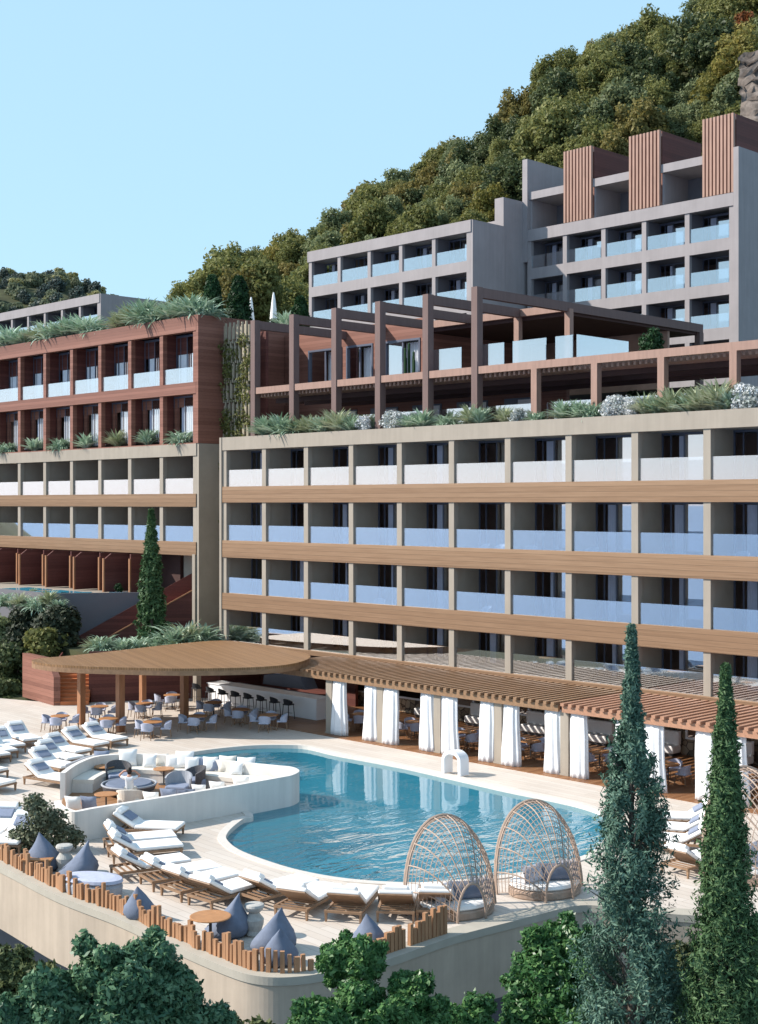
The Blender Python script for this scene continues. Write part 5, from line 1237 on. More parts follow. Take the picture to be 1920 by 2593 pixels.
for i in range(20):
    if i in (9,): continue
    p, d_ = at_s(sA + (sB - sA) * (i + .5) / 20); h_ = q.uniform(.34, .6) + (.16 if i > 13 else 0); r_ = math.atan2(d_.y, d_.x)
    m = MB(); mt = Matrix.Translation((p.x, p.y, .06)) @ Matrix.Rotation(r_, 4, 'Z') @ Matrix.Rotation(R(q.uniform(-2, 2)), 4, 'Y')
    m.box(-.055, .055, -.05, .05, -.03, h_, mt); m.build('picket', M['fencewood'], f2, True)
# roof terrace parasols and white chairs
for (x, yt, yb), lb in (((693, 740, 796), 'closed white parasol standing free on the red roof terrace'), ((636, 752, 796), 'closed white parasol beside the topiary cone on the red roof')):
    a = PY(x, yb, 60); h_ = PY(x, yt, 60).z - a.z; t = thing('closed_parasol', lb, 'parasol', (a.x, a.y, 22.2), 0, 'closed white parasols on the roof')
    h_ = PY(x, yt, 60).z - 22.2
    m = MB(); m.lathe([(.03, 0), (.03, h_)], 8); m.build('pole', M['whiteframe'], t)
    m = MB(); m.lathe([(.12, h_ * .38), (.26, h_ * .42), (.2, h_ * .62), (.12, h_ * .85), (.05, h_ * .99)], 14); m.build('canopy', M['white'], t)
    m = MB(); m.lathe([(.3, 0), (.3, .06), (.04, .1)], 14); m.build('base', M['whiteframe'], t)
rc = None
for i, (x, lb) in enumerate(((640, 'leftmost white chair on the roof terrace'), (660, 'white chair left of the free standing parasol'), (676, 'white chair just beside the parasol pole'), (706, 'white chair right of the parasol on the roof'), (724, 'rightmost white chair on the roof terrace'))):
    a = PY(x, 790, 58.6)
    if rc is None:
        rc = thing('roof_chair', lb, 'chair', (a.x, a.y, 22.2), 0, 'white chairs on the roof terrace'); o = rc
        s = MB(); s.bevbox(-.33, .33, -.33, .33, .3, .5, .04); s.build('seat', M['white'], rc); s = MB(); s.bevbox(-.33, .33, .2, .36, .504, 1.0, .04); s.build('backrest', M['white'], rc)
        for sx in (-1, 1):
            for sy in (-1, 1): s = MB(); s.box(sx * .28 - .03, sx * .28 + .03, sy * .26 - .03, sy * .26 + .03, 0, .3); s.build('leg', M['whiteframe'], rc)
    else: dup(rc, lb, (a.x, a.y, 22.2), rnd.uniform(-1, 1))

# ================================================================== PLANTS
def mesh_obj(mb, name, mat): return mb.build(name, mat)
AG = {}
def put_plant(kind, p, s, label, group, cat='plant', rz=None):
    if kind not in AG:
        if kind.startswith('agave'): mb = blades(130, 1.0, .15, 5 + len(AG), .75, (.55, 1.5)); mt = LEAF['agave']; nm = 'strap_leaved_plant'
        elif kind.startswith('pale'): mb = blades(140, 1.0, .12, 25 + len(AG), .75, (.6, 1.52)); mt = LEAF['agavepale']; nm = 'pale_spiky_plant'
        elif kind == 'flower':
            mb = MB(); mb.quads(blob_leaves(crown_blobs(.55, .7, 16, 3, .15), 2600, .06, 8, 1.2, .3)); mt = LEAF['flower']; nm = 'white_flowering_bush'
        elif kind == 'pale_bush':
            mb = MB(); mb.quads(blob_leaves(crown_blobs(.6, 1.0, 14, 13, .2), 2600, .10, 28, 1.1, .35, 2.6)); mt = LEAF['agave']; nm = 'grey_green_bush'
        elif kind == 'round':
            mb = MB(); mb.quads(blob_leaves(crown_blobs(.6, .9, 10, 9, .2), 2400, .075, 18, .8)); mt = LEAF['topiary']; nm = 'dark_green_bush'
        elif kind == 'fern':
            mb = blades(190, 1.0, .10, 41, 1.2, (.3, 1.5), spread=.34); mt = LEAF['agave']; nm = 'drooping_fern'
        AG[kind] = mb.build(nm, mt); o = AG[kind]
    else: o = AG[kind].copy(); COL.objects.link(o)
    o.location = p; o.scale = (s, s, s * rnd.uniform(.9, 1.1)); o.rotation_euler = (0, 0, rnd.uniform(0, 6.28) if rz is None else rz)
    tag(o, label, cat, group); return o
def row(specs, Y, where, group, zbase=None):
    for x, y, kind, s, lb in specs:
        p = PY(x, y, Y)
        if zbase is not None: p.z = zbase
        put_plant(kind, p, s, lb + where, group)
gP = 'plants along the roof terrace edge'
row([(675, 1095, 'agave1', 1.55, 'large strap leaved plant at the left end'), (712, 1095, 'agave2', 1.5, 'deep green strap leaved plant beside the second post'), (735, 1095, 'fern', 1.25, 'drooping fern in front of the second tall post'), (790, 1085, 'pale1', 1.2, 'pale spiky plant left of the third post'), (820, 1085, 'agave1', 1.2, 'grey green plant between the second and third posts'), (860, 1075, 'pale2', 1.6, 'big pale spiky plant before the third tall post'), (890, 1080, 'agave2', 1.2, 'strap leaved plant right of the third post'), (920, 1082, 'flower', 1.0, 'white flowering bush left of the fourth post'),
     (985, 1072, 'flower', 1.15, 'white flowering bush right of the fourth post'), (1015, 1072, 'flower', 1.1, 'white flowering bush between the fourth and fifth posts'), (1040, 1070, 'agave1', 1.0, 'low strap leaved plant'), (1072, 1066, 'agave2', 1.25, 'dark strap leaved plant at the foot of the fifth post'), (1130, 1064, 'fern', .85, 'small fern right of the fifth post'), (1192, 1058, 'pale1', 1.2, 'pale spiky plant at the foot of the sixth post'), (1215, 1058, 'agave1', 1.0, 'strap leaved plant right of the sixth post'), (1280, 1054, 'pale2', .9, 'low pale plant in the white bed'), (1310, 1052, 'flower', .9, 'white flowering bush left of the first red post'), (1360, 1046, 'fern', .7, 'small fern at the first red post'), (1430, 1042, 'agave1', 1.15, 'strap leaved plant left of the second red post'), (1470, 1040, 'agave2', 1.1, 'dark strap leaved plant before the second red post'), (1500, 1040, 'fern', 1.0, 'drooping fern at the second red post'),
     (1545, 1036, 'flower', 1.1, 'white flowering bush in the gap'), (1575, 1034, 'flower', 1.1, 'second white flowering bush in the gap'), (1600, 1032, 'flower', 1.0, 'third white flowering bush in the gap'), (1635, 1032, 'pale1', 1.15, 'pale spiky plant left of the third red post'), (1665, 1028, 'agave1', 1.0, 'strap leaved plant at the third red post'), (1705, 1024, 'pale2', 1.3, 'big pale spiky plant right of the third red post'), (1745, 1022, 'agave2', 1.1, 'grey green plant between two big pale ones'), (1775, 1020, 'pale1', 1.4, 'pale spiky plant in the middle of the right bed'), (1815, 1015, 'pale2', 1.55, 'biggest pale spiky plant left of the last red post'), (1850, 1013, 'agave1', 1.2, 'grey green plant at the last red post'), (1885, 1010, 'flower', 1.2, 'white flowering bush at the right edge'), (1912, 1008, 'flower', 1.2, 'outermost white flowering bush at the right edge')],
    49.45, ' on the terrace edge', gP, 14.78)
for x, s, lb in ((1610, 1.6, 'dark green bush left of the third red post under the low pergola'), (1640, 1.5, 'dark green bush just left of the third red post, under the pergola'), (1695, 1.5, 'dark green bush right of the third red post under the pergola')):
    p = PY(x, 1010, 55.5); p.z = 15.0; put_plant('round', p, s, lb, 'dark bushes under the low pergola')
p = PY(1652, 890, 51.0); p.z = 17.58; put_plant('round', p, 1.1, 'dark green bush above the low pergola at the end of the dark roof', 'dark bushes on the upper terrace')
gQ = 'plants on the balconies of the red block'
for k, x in enumerate((20, 88, 157, 218, 297, 375, 460)):
    p = PY(x, 1140, YL + .45); p.z = 14.72
    put_plant(('fern', 'agave1', 'fern', 'agave2', 'pale1', 'agave1', 'fern')[k], p, 1.25, 'grey green overhanging plant in the %s opening of the lower red storey from the right' % ordn[6 - k], gQ)
gS = 'plants along the roof of the red block'
for x, s, kd, lb in ((-30, 2.0, 'agave1', 'strap leaved plant at the left edge'), (25, 2.2, 'agave2', 'deep green strap leaved plant near the left edge'), (60, 1.9, 'agave1', 'strap leaved plant second from the left edge'), (110, 2.1, 'pale1', 'pale spiky plant in front of the grey annex'), (140, 2.2, 'fern', 'fern in front of the grey annex'), (175, 2.2, 'agave2', 'grey green plant in front of the grey annex openings'), (215, 2.3, 'agave1', 'strap leaved plant at the end of the grey annex'), (245, 1.6, 'fern', 'small fern below the annex corner'), (300, 1.7, 'pale1', 'low pale plant right of the annex corner'), (330, 2.1, 'pale2', 'pale spiky plant at the middle of the roof'), (365, 2.4, 'agave1', 'tall strap leaved plant at the middle of the roof'), (400, 2.3, 'fern', 'fern right of the middle of the roof'), (440, 2.0, 'agave2', 'dark strap leaved plant near the roof corner'), (480, 2.3, 'agave1', 'overhanging strap leaved plant at the roof corner'), (515, 2.0, 'fern', 'fern left of the topiary cones')):
    p = PY(x, 850, YL + 1.0); p.z = 22.45; put_plant(kd, p, s * .92, lb + ' on the red roof', gS)
for i, (x, s, w_) in enumerate(((5, 1.5, 'at the left edge'), (85, 1.7, 'before the left of the grey annex'), (155, 1.9, 'before the middle of the grey annex'), (195, 1.7, 'before the right of the grey annex'), (315, 1.6, 'right of the annex'), (350, 1.9, 'at the middle of the roof'), (385, 1.8, 'between two ferns'), (425, 1.8, 'near the roof corner'), (465, 1.7, 'at the very roof corner'))):
    p = PY(x, 850, YL + 1.5); p.z = 22.4; put_plant('pale_bush', p, s, 'grey green bush %s on the red roof' % w_, gS)
for i, (x, s, w_) in enumerate(((690, 1.5, 'at the left end'), (765, 1.4, 'right of the second post'), (845, 1.6, 'left of the third post'), (1025, 1.0, 'between the fourth and fifth posts'), (1205, 1.1, 'by the sixth post'), (1450, 1.2, 'left of the second red post'), (1685, 1.3, 'right of the third red post'), (1760, 1.5, 'between the big pale plants'), (1830, 1.6, 'left of the last red post'))):
    p = PY(x, 1060, 49.8); p.z = 14.7; put_plant('pale_bush', p, s, 'grey green bush %s on the terrace edge' % w_, gP)
def cone_leaves(r, h, n, size, seed, power=.9, jitter=.7, lump=.12):
    rng = np.random.default_rng(seed); t = rng.random(n) ** .75 * .98; a = rng.random(n) * 2 * math.pi
    t = 1 - t if False else t
    rad = r * np.clip(1 - t, 0, 1) ** power * np.clip(t * 9 + .55, 0, 1)
    rad = rad * (1 + lump * np.sin(a * 3 + t * 15) + lump * .7 * np.sin(a * 7 - t * 31) + rng.normal(0, .09, n)) * (.72 + .28 * rng.random(n) ** .4)
    P = np.stack([rad * np.cos(a), rad * np.sin(a), t * h], 1); Nn = np.stack([np.cos(a), np.sin(a), np.full(n, .45)], 1)
    return leaf_quads(P, Nn, size, rng, jitter, 1.9)
for x, yt, lb, r in ((538, 694, 'left dark clipped topiary cone on the red roof', .8), (605, 697, 'right dark clipped topiary cone on the red roof', .85), (761, 750, 'small dark clipped topiary by the grey block corner', .62)):
    p = PY(x, 800, 55 if x < 700 else 58); h_ = PY(x, yt, p.y).z - 22.1
    t = thing('topiary_cone', lb, 'tree', (p.x, p.y, 22.1), 0, 'clipped topiary on the roof terrace')
    m = MB(); m.quads(cone_leaves(r, h_ - .15, 5200, .12, int(x), .42)); o = m.build('crown', LEAF['topiary'], t); o.location = (0, 0, .15)
    m = MB(); m.tube([(0, 0, -.1), (0, 0, h_ * .6)], .07, 6); m.build('trunk', M['bark'], t)
for x, s, lb in ((728, 1.9, 'grey green bush right of the parasols on the roof'), (700, 1.2, 'low dark bush behind the roof chairs'), (500, 2.4, 'dark bush behind the plants at the roof corner')):
    p = PY(x, 790, 59); p.z = 22.2; put_plant('round' if x != 728 else 'agave1', p, s, lb, 'bushes on the roof terrace')
# bank at left: bushes, ferns, slim cypress
gB = 'plants on the bank by the upper stair'
for x, Y, Z, kd, s, lb in ((262, 43.6, 2.5, 'fern', 1.25, 'pale arching fern left of the slim cypress above the canopy'), (238, 43.4, 2.5, 'pale1', 1.0, 'pale spiky plant at the foot of the stair rail'), (312, 44.2, 2.5, 'agave1', 1.0, 'low grey green plant behind the canopy'), (352, 45.2, 2.5, 'fern', 1.3, 'fern in front of the slim cypress'), (398, 45.6, 2.5, 'agave2', 1.2, 'strap leaved plant right of the slim cypress'), (440, 46.2, 2.5, 'agave1', 1.7, 'strap leaved plant left of the big fern'), (482, 47.3, 2.5, 'fern', 2.6, 'big drooping fern at the foot of the beige pier'), (470, 47.0, 2.5, 'pale_bush', 2.0, 'grey green bush under the big drooping fern'), (520, 47.9, 2.5, 'fern', 1.9, 'drooping fern beside the trellis'), (250, 41.6, 1.9, 'agave2', .9, 'overhanging plant seen under the canopy by the steps')):
    p = PY(x, 1600, Y); p.z = Z; put_plant(kd, p, s, lb, gB)
for i, (x, y, kd, s, lb) in enumerate(((10, 1535, 'fern', 2.0, 'fern at the left edge below the plunge pools'), (50, 1540, 'pale1', 1.9, 'pale spiky plant below the first plunge pool'), (95, 1545, 'fern', 2.0, 'arching fern below the plunge pools'), (125, 1530, 'pale2', 1.8, 'pale spiky plant at the corner of the planter wall'), (150, 1545, 'agave1', 1.5, 'bright green plant at the planter corner'), (85, 1505, 'agave2', .8, 'low plant between the plunge pools'), (300, 1500, 'round', .8, 'low dark bush beside the right plunge pool'))):
    p = PY(x, y, 43.6 if y > 1520 else 46); put_plant(kd, p, s * .62, lb, 'plants below the garden suites')
def bush(label, cx, cy, Y, rpx, n, leaf, seed, kind='dense_bush', flat=.85, cat='bush', size=.17):
    c = PY(cx, cy, Y); z = (c.x * FX + c.y * FY); r = rpx * z / FOC
    t = thing(kind, label, cat, (c.x, c.y, c.z - r * .9), 0, 'dark bushes on the bank')
    bl = [((p[0][0], p[0][1], p[0][2]), p[1]) for p in crown_blobs(r, r * 1.7, 14, seed, .12)]
    m = MB(); m.quads(blob_leaves(bl, n, size, seed)); m.build('foliage', leaf, t)
    m = MB(); limbs(m, (0, 0, -.6), bl[:5], .09, seed); m.build('stems', M['bark'], t)
for i, (cx, cy, Y, r, lf_, lb) in enumerate(((55, 1600, 43.0, 85, 'bush', 'dark rounded bush at the upper left of the bank'), (150, 1590, 43.4, 70, 'bush', 'dark rounded bush below the planter corner'), (178, 1572, 44.0, 30, 'bush', 'dark bush under the planter wall'), (110, 1640, 42.0, 62, 'olive', 'greener bush at the middle of the bank above the red wall'), (30, 1690, 40.8, 75, 'dark', 'dark bush against the left end of the red wall'), (-10, 1620, 42.0, 75, 'sage', 'grey green bush at the left edge of the bank'), (140, 1640, 42.6, 38, 'bush', 'small dark bush at the lower end of the stair'), (15, 1760, 39.6, 48, 'dark', 'low dark bush on the deck left of the red wall'))):
    bush(lb, cx, cy, Y, r, 5200, LEAF[lf_], 40 + i)
def cypress(name, label, base, H, prof, n, leaf, seed, size, loose=0.0, trunk_r=.12, group=None):
    """columnar tree: needle sprays on up-swept branchlets, radius profile prof(t)"""
    t = thing(name, label, 'tree', tuple(base), 0, group); rng = np.random.default_rng(seed); q = random.Random(seed)
    ns = int(n / 26); tt = rng.random(ns) ** .85; out = []; br = MB()
    for i in range(ns):
        z = tt[i]; r = lerp_tab(prof, z) * (1 + q.gauss(0, .16)); a = q.uniform(0, 6.283)
        gap = math.sin(a * 2 + z * 23 + seed) + .6 * math.sin(a * 3 - z * 41)
        if gap < -1.0 + loose * .9 and q.random() < loose: continue
        k = 26; l = r * q.uniform(.4, .8) + .06 + .12 * (1 - z)
        c = np.array([math.cos(a), math.sin(a), 0]); rr = r * q.uniform(.4, 1.06)
        d = c * q.uniform(.35, .75) + np.array([0, 0, 1.0]); d /= np.linalg.norm(d)
        p0 = c * rr + np.array([0, 0, z * H]); u = rng.random(k)
        P = p0 + d * (u * l)[:, None] + rng.normal(0, .035 + .07 * r, (k, 3)) * (1 - .6 * u)[:, None]
        Nn = np.tile(c + np.array([0, 0, .3]), (k, 1))
        out.append(leaf_quads(P, Nn, size, rng, .8, 3.2))
        if i % 9 == 0: br.tube([(0, 0, max(0, z * H - .7 * r)), tuple(c * rr * .6 + np.array([0, 0, z * H - .1])), tuple(p0 + d * l * .6)], [.03, .02, .006], 4)
    m = MB(); m.quads(np.concatenate(out)); m.build('crown', leaf, t)
    br.tube([(0, 0, -.8), (.04, .03, H * .3), (-.03, .02, H * .6), (0, 0, H * .96)], [trunk_r, trunk_r * .8, trunk_r * .45, .015], 7); br.build('trunk', M['bark'], t)
    return t
# slim cypress beside the stair
p = PY(383, 1640, 46.4); top = PY(385, 1295, 46.4).z; p.z = 2.4
cypress('slim_cypress', 'slim conical cypress standing before the left wing by the upper stair', p, top - 2.4, [(0, .5), (.08, .58), (.3, .56), (.55, .42), (.75, .25), (.9, .1), (1, .02)], 15000, LEAF['cypressg'], 5, .10)
# two big cypresses in the foreground
p = PD(1600, 2593, 28.0); p.z = -7.0; H = PD(1583, 1590, 28).z + 7
cypress('cypress', 'tall bluish cypress with gaps and a visible trunk in front of the pool', p, H, [(0, .9), (.2, 1.05), (.36, 1.0), (.5, .84), (.58, .7), (.66, .62), (.72, .56), (.8, .33), (.87, .19), (.93, .09), (.97, .04), (1, .005)], 135000, LEAF['cypress'], 8, (.036), .9, .17, 'big cypresses in front of the deck')
p = PD(1838, 2593, 27.0); p.z = -7.0; H = PD(1811, 1690, 27).z + 7
cypress('cypress', 'tall slender green cypress at right, near the frame edge', p, H, [(0, .9), (.2, .92), (.4, .76), (.55, .56), (.7, .38), (.8, .26), (.9, .13), (.96, .05), (1, .005)], 135000, LEAF['cypressg'], 19, (.036), .5, .15, 'big cypresses in front of the deck')
# shrub on the deck
p = G(112, 2155); t = thing('deck_shrub', 'leafy grey green shrub growing on the deck behind the picket fence', 'shrub', tuple(p))
bl = [((-.5, 0, .5), .5), ((.15, .1, .55), .55), ((.7, .05, .45), .42), ((-.05, -.1, 1.15), .48), ((-.35, 0, 1.5), .36), ((.4, 0, 1.0), .36), ((-.9, 0, .35), .38), ((1.05, 0, .42), .26)]
bl = [(tuple(UV(c[0], c[1], c[2])), r) for c, r in bl]
m = MB(); m.quads(blob_leaves(bl, 4800, .08, 77, .9, .3)); m.build('foliage', LEAF['shrub'], t)
m = MB(); limbs(m, (0, 0, -.02), bl, .05, 5); m.build('stems', M['bark'], t)
# foreground trees
def fore_tree(name, label, blobs, leaf, n, size, seed, root_px, zroot, extra=1):
    cs = [(PD(x, y, z), r * z / FOC) for x, y, r, z in blobs]
    rx, ry, rz_ = root_px; base = PD(rx, ry, rz_); base.z = zroot
    t = thing(name, label, 'tree', tuple(base), 0, 'trees in front of the deck')
    bl = []
    q = random.Random(seed)
    for c, r in cs:
        c = c - base; bl.append((tuple(c), r * .62))
        for j in range(11):
            d = Vector((q.gauss(0, 1), q.gauss(0, 1), q.gauss(.25, .8))).normalized(); bl.append((tuple(c + d * r * q.uniform(.5, .85)), r * q.choice((.16, .22, .28, .38))))
    m = MB(); m.quads(blob_leaves(bl, int(n * 1.25), size * .82, seed, .9, .35, 1.9)); m.build('crown', leaf, t)
    m = MB(); limbs(m, (0, 0, -.4), [(tuple(c - base), r) for c, r in cs], .16, seed, .5); m.build('trunk', M['bark'], t)
fore_tree('broadleaf_tree', 'big bluish green broadleaf tree in the lower left corner below the retaining wall', [(350, 2440, 95, 25), (250, 2480, 110, 24.5), (400, 2530, 120, 25), (130, 2560, 110, 24), (290, 2600, 140, 24), (480, 2600, 110, 25), (30, 2600, 90, 24), (545, 2590, 55, 25), (150, 2500, 60, 24.5), (460, 2490, 60, 25)], LEAF['foreb'], 52000, .082, 31, (300, 2700, 25), -8)
fore_tree('broadleaf_tree', 'round green broadleaf tree at bottom centre overlapping the fence and the wall corner', [(885, 2420, 75, 27), (850, 2440, 60, 27), (940, 2440, 60, 27), (900, 2540, 80, 26.5), (800, 2570, 75, 26), (1030, 2540, 85, 26.5), (1080, 2570, 70, 26.5), (960, 2590, 80, 26), (870, 2610, 80, 26)], LEAF['fore'], 42000, .08, 37, (930, 2700, 26.5), -8)
fore_tree('broadleaf_tree', 'green broadleaf tree below the cane daybeds, left of the bluish cypress', [(1440, 2380, 75, 30.5), (1380, 2430, 85, 30), (1480, 2460, 95, 30), (1330, 2490, 70, 30), (1420, 2540, 95, 29.5), (1530, 2560, 90, 30), (1310, 2590, 70, 29.5), (1460, 2610, 90, 29), (1200, 2590, 70, 29)], LEAF['fore'], 40000, .082, 41, (1420, 2700, 30), -8)
fore_tree('broadleaf_tree', 'shadowy broadleaf tree between the two big cypresses', [(1690, 2480, 80, 31), (1720, 2560, 90, 31), (1660, 2600, 90, 31), (1740, 2440, 55, 31), (1760, 2620, 80, 31), (1600, 2540, 60, 31)], LEAF['dark'], 20000, .09, 43, (1700, 2700, 31), -8)
fore_tree('broadleaf_tree', 'dark green tree at the right edge behind the green cypress', [(1900, 2450, 85, 30), (1950, 2380, 80, 30), (1920, 2560, 100, 30), (1960, 2480, 80, 30), (1880, 2600, 80, 30)], LEAF['fore'], 20000, .09, 47, (1930, 2700, 30), -8)
for i, (x, y, z, r, lb) in enumerate(((30, 2450, 33, 70, 'dark shadowed tree under the left part of the retaining wall'), (120, 2520, 32, 75, 'second dark shadowed tree under the left part of the retaining wall'), (620, 2640, 28, 80, 'dark bush below the rounded corner of the retaining wall'))):
    fore_tree('shade_tree', lb, [(x, y, r, z), (x + 50, y + 60, r, z), (x - 50, y + 70, r, z)], LEAF['dark'], 9000, .1, 51 + i, (x, y + 200, z), -8)

# forest on the hillside
variants = []
kinds = [('olive', 'olive green round crowned tree of the hillside wood'), ('brown', 'brownish green tree of the hillside wood'), ('sage', 'grey green tree of the hillside wood'), ('dark', 'very dark green tree of the hillside wood'), ('yellow', 'yellow green tree of the hillside wood'), ('olive', 'tall oval olive green tree of the hillside wood')]
for i, (lf_, lb) in enumerate(kinds):
    hh = 1.9 if i != 5 else 2.5
    qq = random.Random(60 + i); bl = []
    for _ in range(64):
        a_ = qq.uniform(0, 6.283); z_ = qq.random(); rr_ = (1 - (1.7 * z_ - .75) ** 2 * .55) * math.sqrt(qq.random()) * (1 + .3 * math.sin(a_ * 3 + i * 2))
        bl.append(((rr_ * math.cos(a_), rr_ * math.sin(a_), hh * (.1 + .85 * z_ * (1.05 - .35 * rr_))), qq.choice((.17, .2, .24, .3, .36))))
    bl = [((c[0], c[1], c[2] * .95), r) for c, r in bl]
    m = MB(); m.quads(blob_leaves(bl, 9500, .075, 70 + i, .9, .4, 1.6)); me_o = m.build('wood_tree', LEAF[lf_]); variants.append(me_o)
used = [False] * 6
def wood_tree(k, p, s, lb, grp):
    if not used[k]: o = variants[k]; used[k] = True
    else: o = variants[k].copy(); COL.objects.link(o)
    o.location = p; o.rotation_euler = (0, 0, rnd.uniform(0, 6.28)); f = rnd.uniform(.9, 1.15); o.scale = (s, s, s * f)
    tag(o, lb, 'tree', grp); return o
cnt = 0; q = random.Random(21); cand = []
v = 128.0
while v < 252:
    du = 4.15 + (v - 128) * .012; u = -.135 * v
    while u < .325 * v:
        cand.append((u + q.uniform(-1.9, 1.9), v + q.uniform(-2.0, 2.0))); u += du
    v += 5.0
def vis(u, v):
    x = CX + FOC * u / v; y = HOR - (hgt(u, v) + 5 - EYE) * FOC / v
    lim = 800 if x < 775 else (660 - (x - 775) * .22 if x < 1190 else (520 if x < 1310 else (430 if x < 1420 else (400 if x < 1590 else 330))))
    return -60 < x < 1990 and y < lim + 10 and y > -70
cand = [c for c in cand if vis(*c)]
q.shuffle(cand)
cand = cand[:290]
for u, v in cand:
    k = q.choices(range(6), (32, 15, 28, 14, 4, 14))[0]
    p = UV(u, v, hgt(u, v) - .9); wood_tree(k, p, q.choice((2.3, 2.7, 3.1, 3.5, 4.3)) * q.uniform(.92, 1.1) * (.86 if k == 5 else 1), kinds[k][1], 'trees of the wooded hillside')
# individually recognisable hillside trees
for x, y, v, s, k, lb in ((1598, 90, 232, 4.4, 2, 'big open crowned tree standing out on the skyline of the hill'), (660, 668, 150, 3.6, 0, 'round topped tree rising alone at the left end of the hillside wood'), (600, 690, 148, 3.0, 1, 'leftmost tree of the hillside wood, behind the topiary cones')):
    p = PD(x, y + s * .9 * FOC / v, v); p.z -= s * 1.0; wood_tree(k, p, s, lb, 'standout trees on the hill')
m = MB(); m.quads(blob_leaves(crown_blobs(1.8, 3.2, 12, 5), 1500, .3, 5, .9, .4)); o = m.build('autumn_tree', LEAF['orange']); o.location = PD(1888, 88, 205); tag(o, 'orange autumn coloured tree high on the hill at the right edge', 'tree')
# far wooded hill at left
fars = []
for i, lf_ in enumerate(('blue', 'farlight', 'fardark')):
    bl = crown_blobs(1.0, 1.8, 16, 90 + i, .25) + [((0, 0, 1.0), .6)]
    m = MB(); m.quads(blob_leaves(bl, 1500, .2, 95 + i, .7, .7, 1.3)); fars.append([m.build('distant_tree', LEAF[lf_]), False])
FL = ('grey green tree of the distant hill at far left', 'yellowish tree of the distant hill at far left', 'dark haze tinted tree of the distant hill at far left')
for i in range(250):
    v = 430 + 136 * (i + .5) / 250; x = q.uniform(-40, 470); u = (x - CX) / FOC * v
    k = q.choices(range(3), (5, 3, 4))[0]
    if not fars[k][1]: o = fars[k][0]; fars[k][1] = True
    else: o = fars[k][0].copy(); COL.objects.link(o)
    o.location = UV(u, v, hgt(u, v) - 1.5); sc0 = q.uniform(2.4, 3.7); o.scale = (sc0, sc0, sc0 * q.uniform(.9, 1.2)); o.rotation_euler = (0, 0, q.uniform(0, 6.28))
    tag(o, FL[k], 'tree', 'trees of the distant hill')
# cactus before the third restaurant door
p = PY(1036, 945, 55.6); t = thing('cactus', 'dark branching cactus standing before the third tall restaurant door', 'cactus', (p.x, p.y, 17.6))
m = MB()
for dx, dy, h_ in ((0, 0, 2.5), (.28, .1, 2.0), (-.3, .05, 1.7), (.5, -.1, 1.5), (-.12, -.2, 2.2), (.14, .22, 1.8)):
    m.tube([(dx * .3, dy * .3, .3), (dx * .9, dy * .9, .55), (dx, dy, 1.0), (dx, dy, h_), (dx, dy, h_ + .06)], [.06, .07, .075, .07, .02], 8)
m.build('stems', LEAF['topiary'], t)
m = MB(); m.lathe([(.25, 0), (.34, .2), (.3, .42), (.26, .44)], 16); m.build('pot', M['darkmetal'], t)

# cliff at the right edge
m = MB(); q2 = random.Random(5); nx_, nz_ = 24, 30; vs = []
b0 = PD(1915, 300, 170); 
for j in range(nz_):
    for i in range(nx_):
        u = i / (nx_ - 1); z = j / (nz_ - 1)
        w_ = UV(-1.5 + 15 * u, 3.0 * z + q2.uniform(-.9, .9) - 3.5 * math.sin(u * 3)); vs.append((b0.x + w_.x, b0.y + w_.y, b0.z - 4 + 14.5 * z * (1 - .12 * (1 - u)) + q2.uniform(-.3, .3)))
m.add(vs, [(j * nx_ + i, j * nx_ + i + 1, (j + 1) * nx_ + i + 1, (j + 1) * nx_ + i) for j in range(nz_ - 1) for i in range(nx_ - 1)])
tag(m.build('rock_cliff', M['rock'], smooth=True), kind='structure')

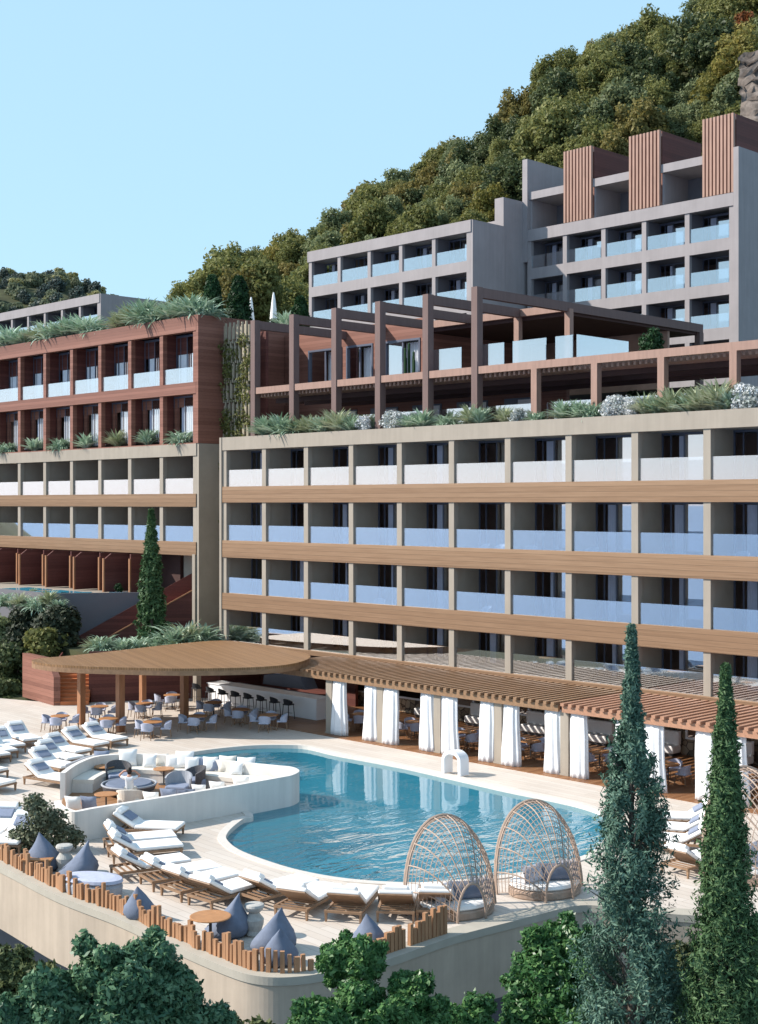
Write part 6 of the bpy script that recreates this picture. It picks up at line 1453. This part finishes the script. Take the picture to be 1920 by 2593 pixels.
# ================================================================== LIGHT, CAMERA
SUN_EL = R(36); sd = Vector((-.72, -.694, 0)).normalized()
sdir = Vector((sd.x * math.cos(SUN_EL), sd.y * math.cos(SUN_EL), math.sin(SUN_EL)))
ld = bpy.data.lights.new('sun', 'SUN'); ld.energy = 4.1; ld.angle = R(0.9); ld.color = (1.0, 0.93, 0.84)
lo = bpy.data.objects.new('sun', ld); COL.objects.link(lo); lo.rotation_euler = sdir.to_track_quat('Z', 'Y').to_euler()
w = bpy.data.worlds.new('World'); sc.world = w; w.use_nodes = True; nt = w.node_tree
bg = nt.nodes['Background']; sky = nt.nodes.new('ShaderNodeTexSky'); sky.sky_type = 'NISHITA'; sky.sun_disc = False
sky.sun_elevation = SUN_EL; sky.sun_rotation = math.atan2(sd.x, sd.y); sky.air_density = 1.0; sky.dust_density = 0.6; sky.ozone_density = 1.6; sky.altitude = 50
bg.inputs['Strength'].default_value = 0.15
tn = nt.nodes.new('ShaderNodeMix'); tn.data_type = 'RGBA'; tn.inputs[7].default_value = (2.15, 3.45, 4.3, 1)
gx = nt.nodes.new('ShaderNodeTexCoord'); sx = nt.nodes.new('ShaderNodeSeparateXYZ'); nt.links.new(gx.outputs['Generated'], sx.inputs[0])
mr = nt.nodes.new('ShaderNodeMapRange'); mr.interpolation_type = 'SMOOTHSTEP'; nt.links.new(sx.outputs['Z'], mr.inputs[0])
mr.inputs[1].default_value = 0.30; mr.inputs[2].default_value = 0.62; mr.inputs[3].default_value = 0.82; mr.inputs[4].default_value = 0.55
hz = nt.nodes.new('ShaderNodeValToRGB'); nt.links.new(sx.outputs['Z'], hz.inputs[0]); he = hz.color_ramp.elements
he[0].position = 0.015; he[0].color = (4.0, 4.35, 5.4, 1); he[1].position = 0.13; he[1].color = (2.05, 3.28, 4.15, 1); nt.links.new(hz.outputs[0], tn.inputs[7])
nt.links.new(mr.outputs[0], tn.inputs['Factor']); nt.links.new(sky.outputs[0], tn.inputs[6]); nt.links.new(tn.outputs[2], bg.inputs['Color'])
cam = bpy.data.cameras.new('camera'); co = bpy.data.objects.new('camera', cam); COL.objects.link(co)
co.location = (0, 0, EYE); co.rotation_euler = (R(90), 0, math.atan2(-FX, FY))
cam.sensor_fit = 'HORIZONTAL'; cam.sensor_width = 36.0; cam.lens = 36.0 * FOC / 1920.0
cam.shift_y = (HOR - 1296.5) / 1920.0; cam.clip_start = 0.5; cam.clip_end = 60000
sc.camera = co
vs_ = sc.view_settings; vs_.view_transform = 'Standard'; vs_.look = 'None'; vs_.exposure = 0.74; vs_.gamma = 1.0
sc.cycles.max_bounces = 8; sc.cycles.transparent_max_bounces = 16; sc.cycles.diffuse_bounces = 3; sc.cycles.glossy_bounces = 4
sc.cycles.use_denoising = True
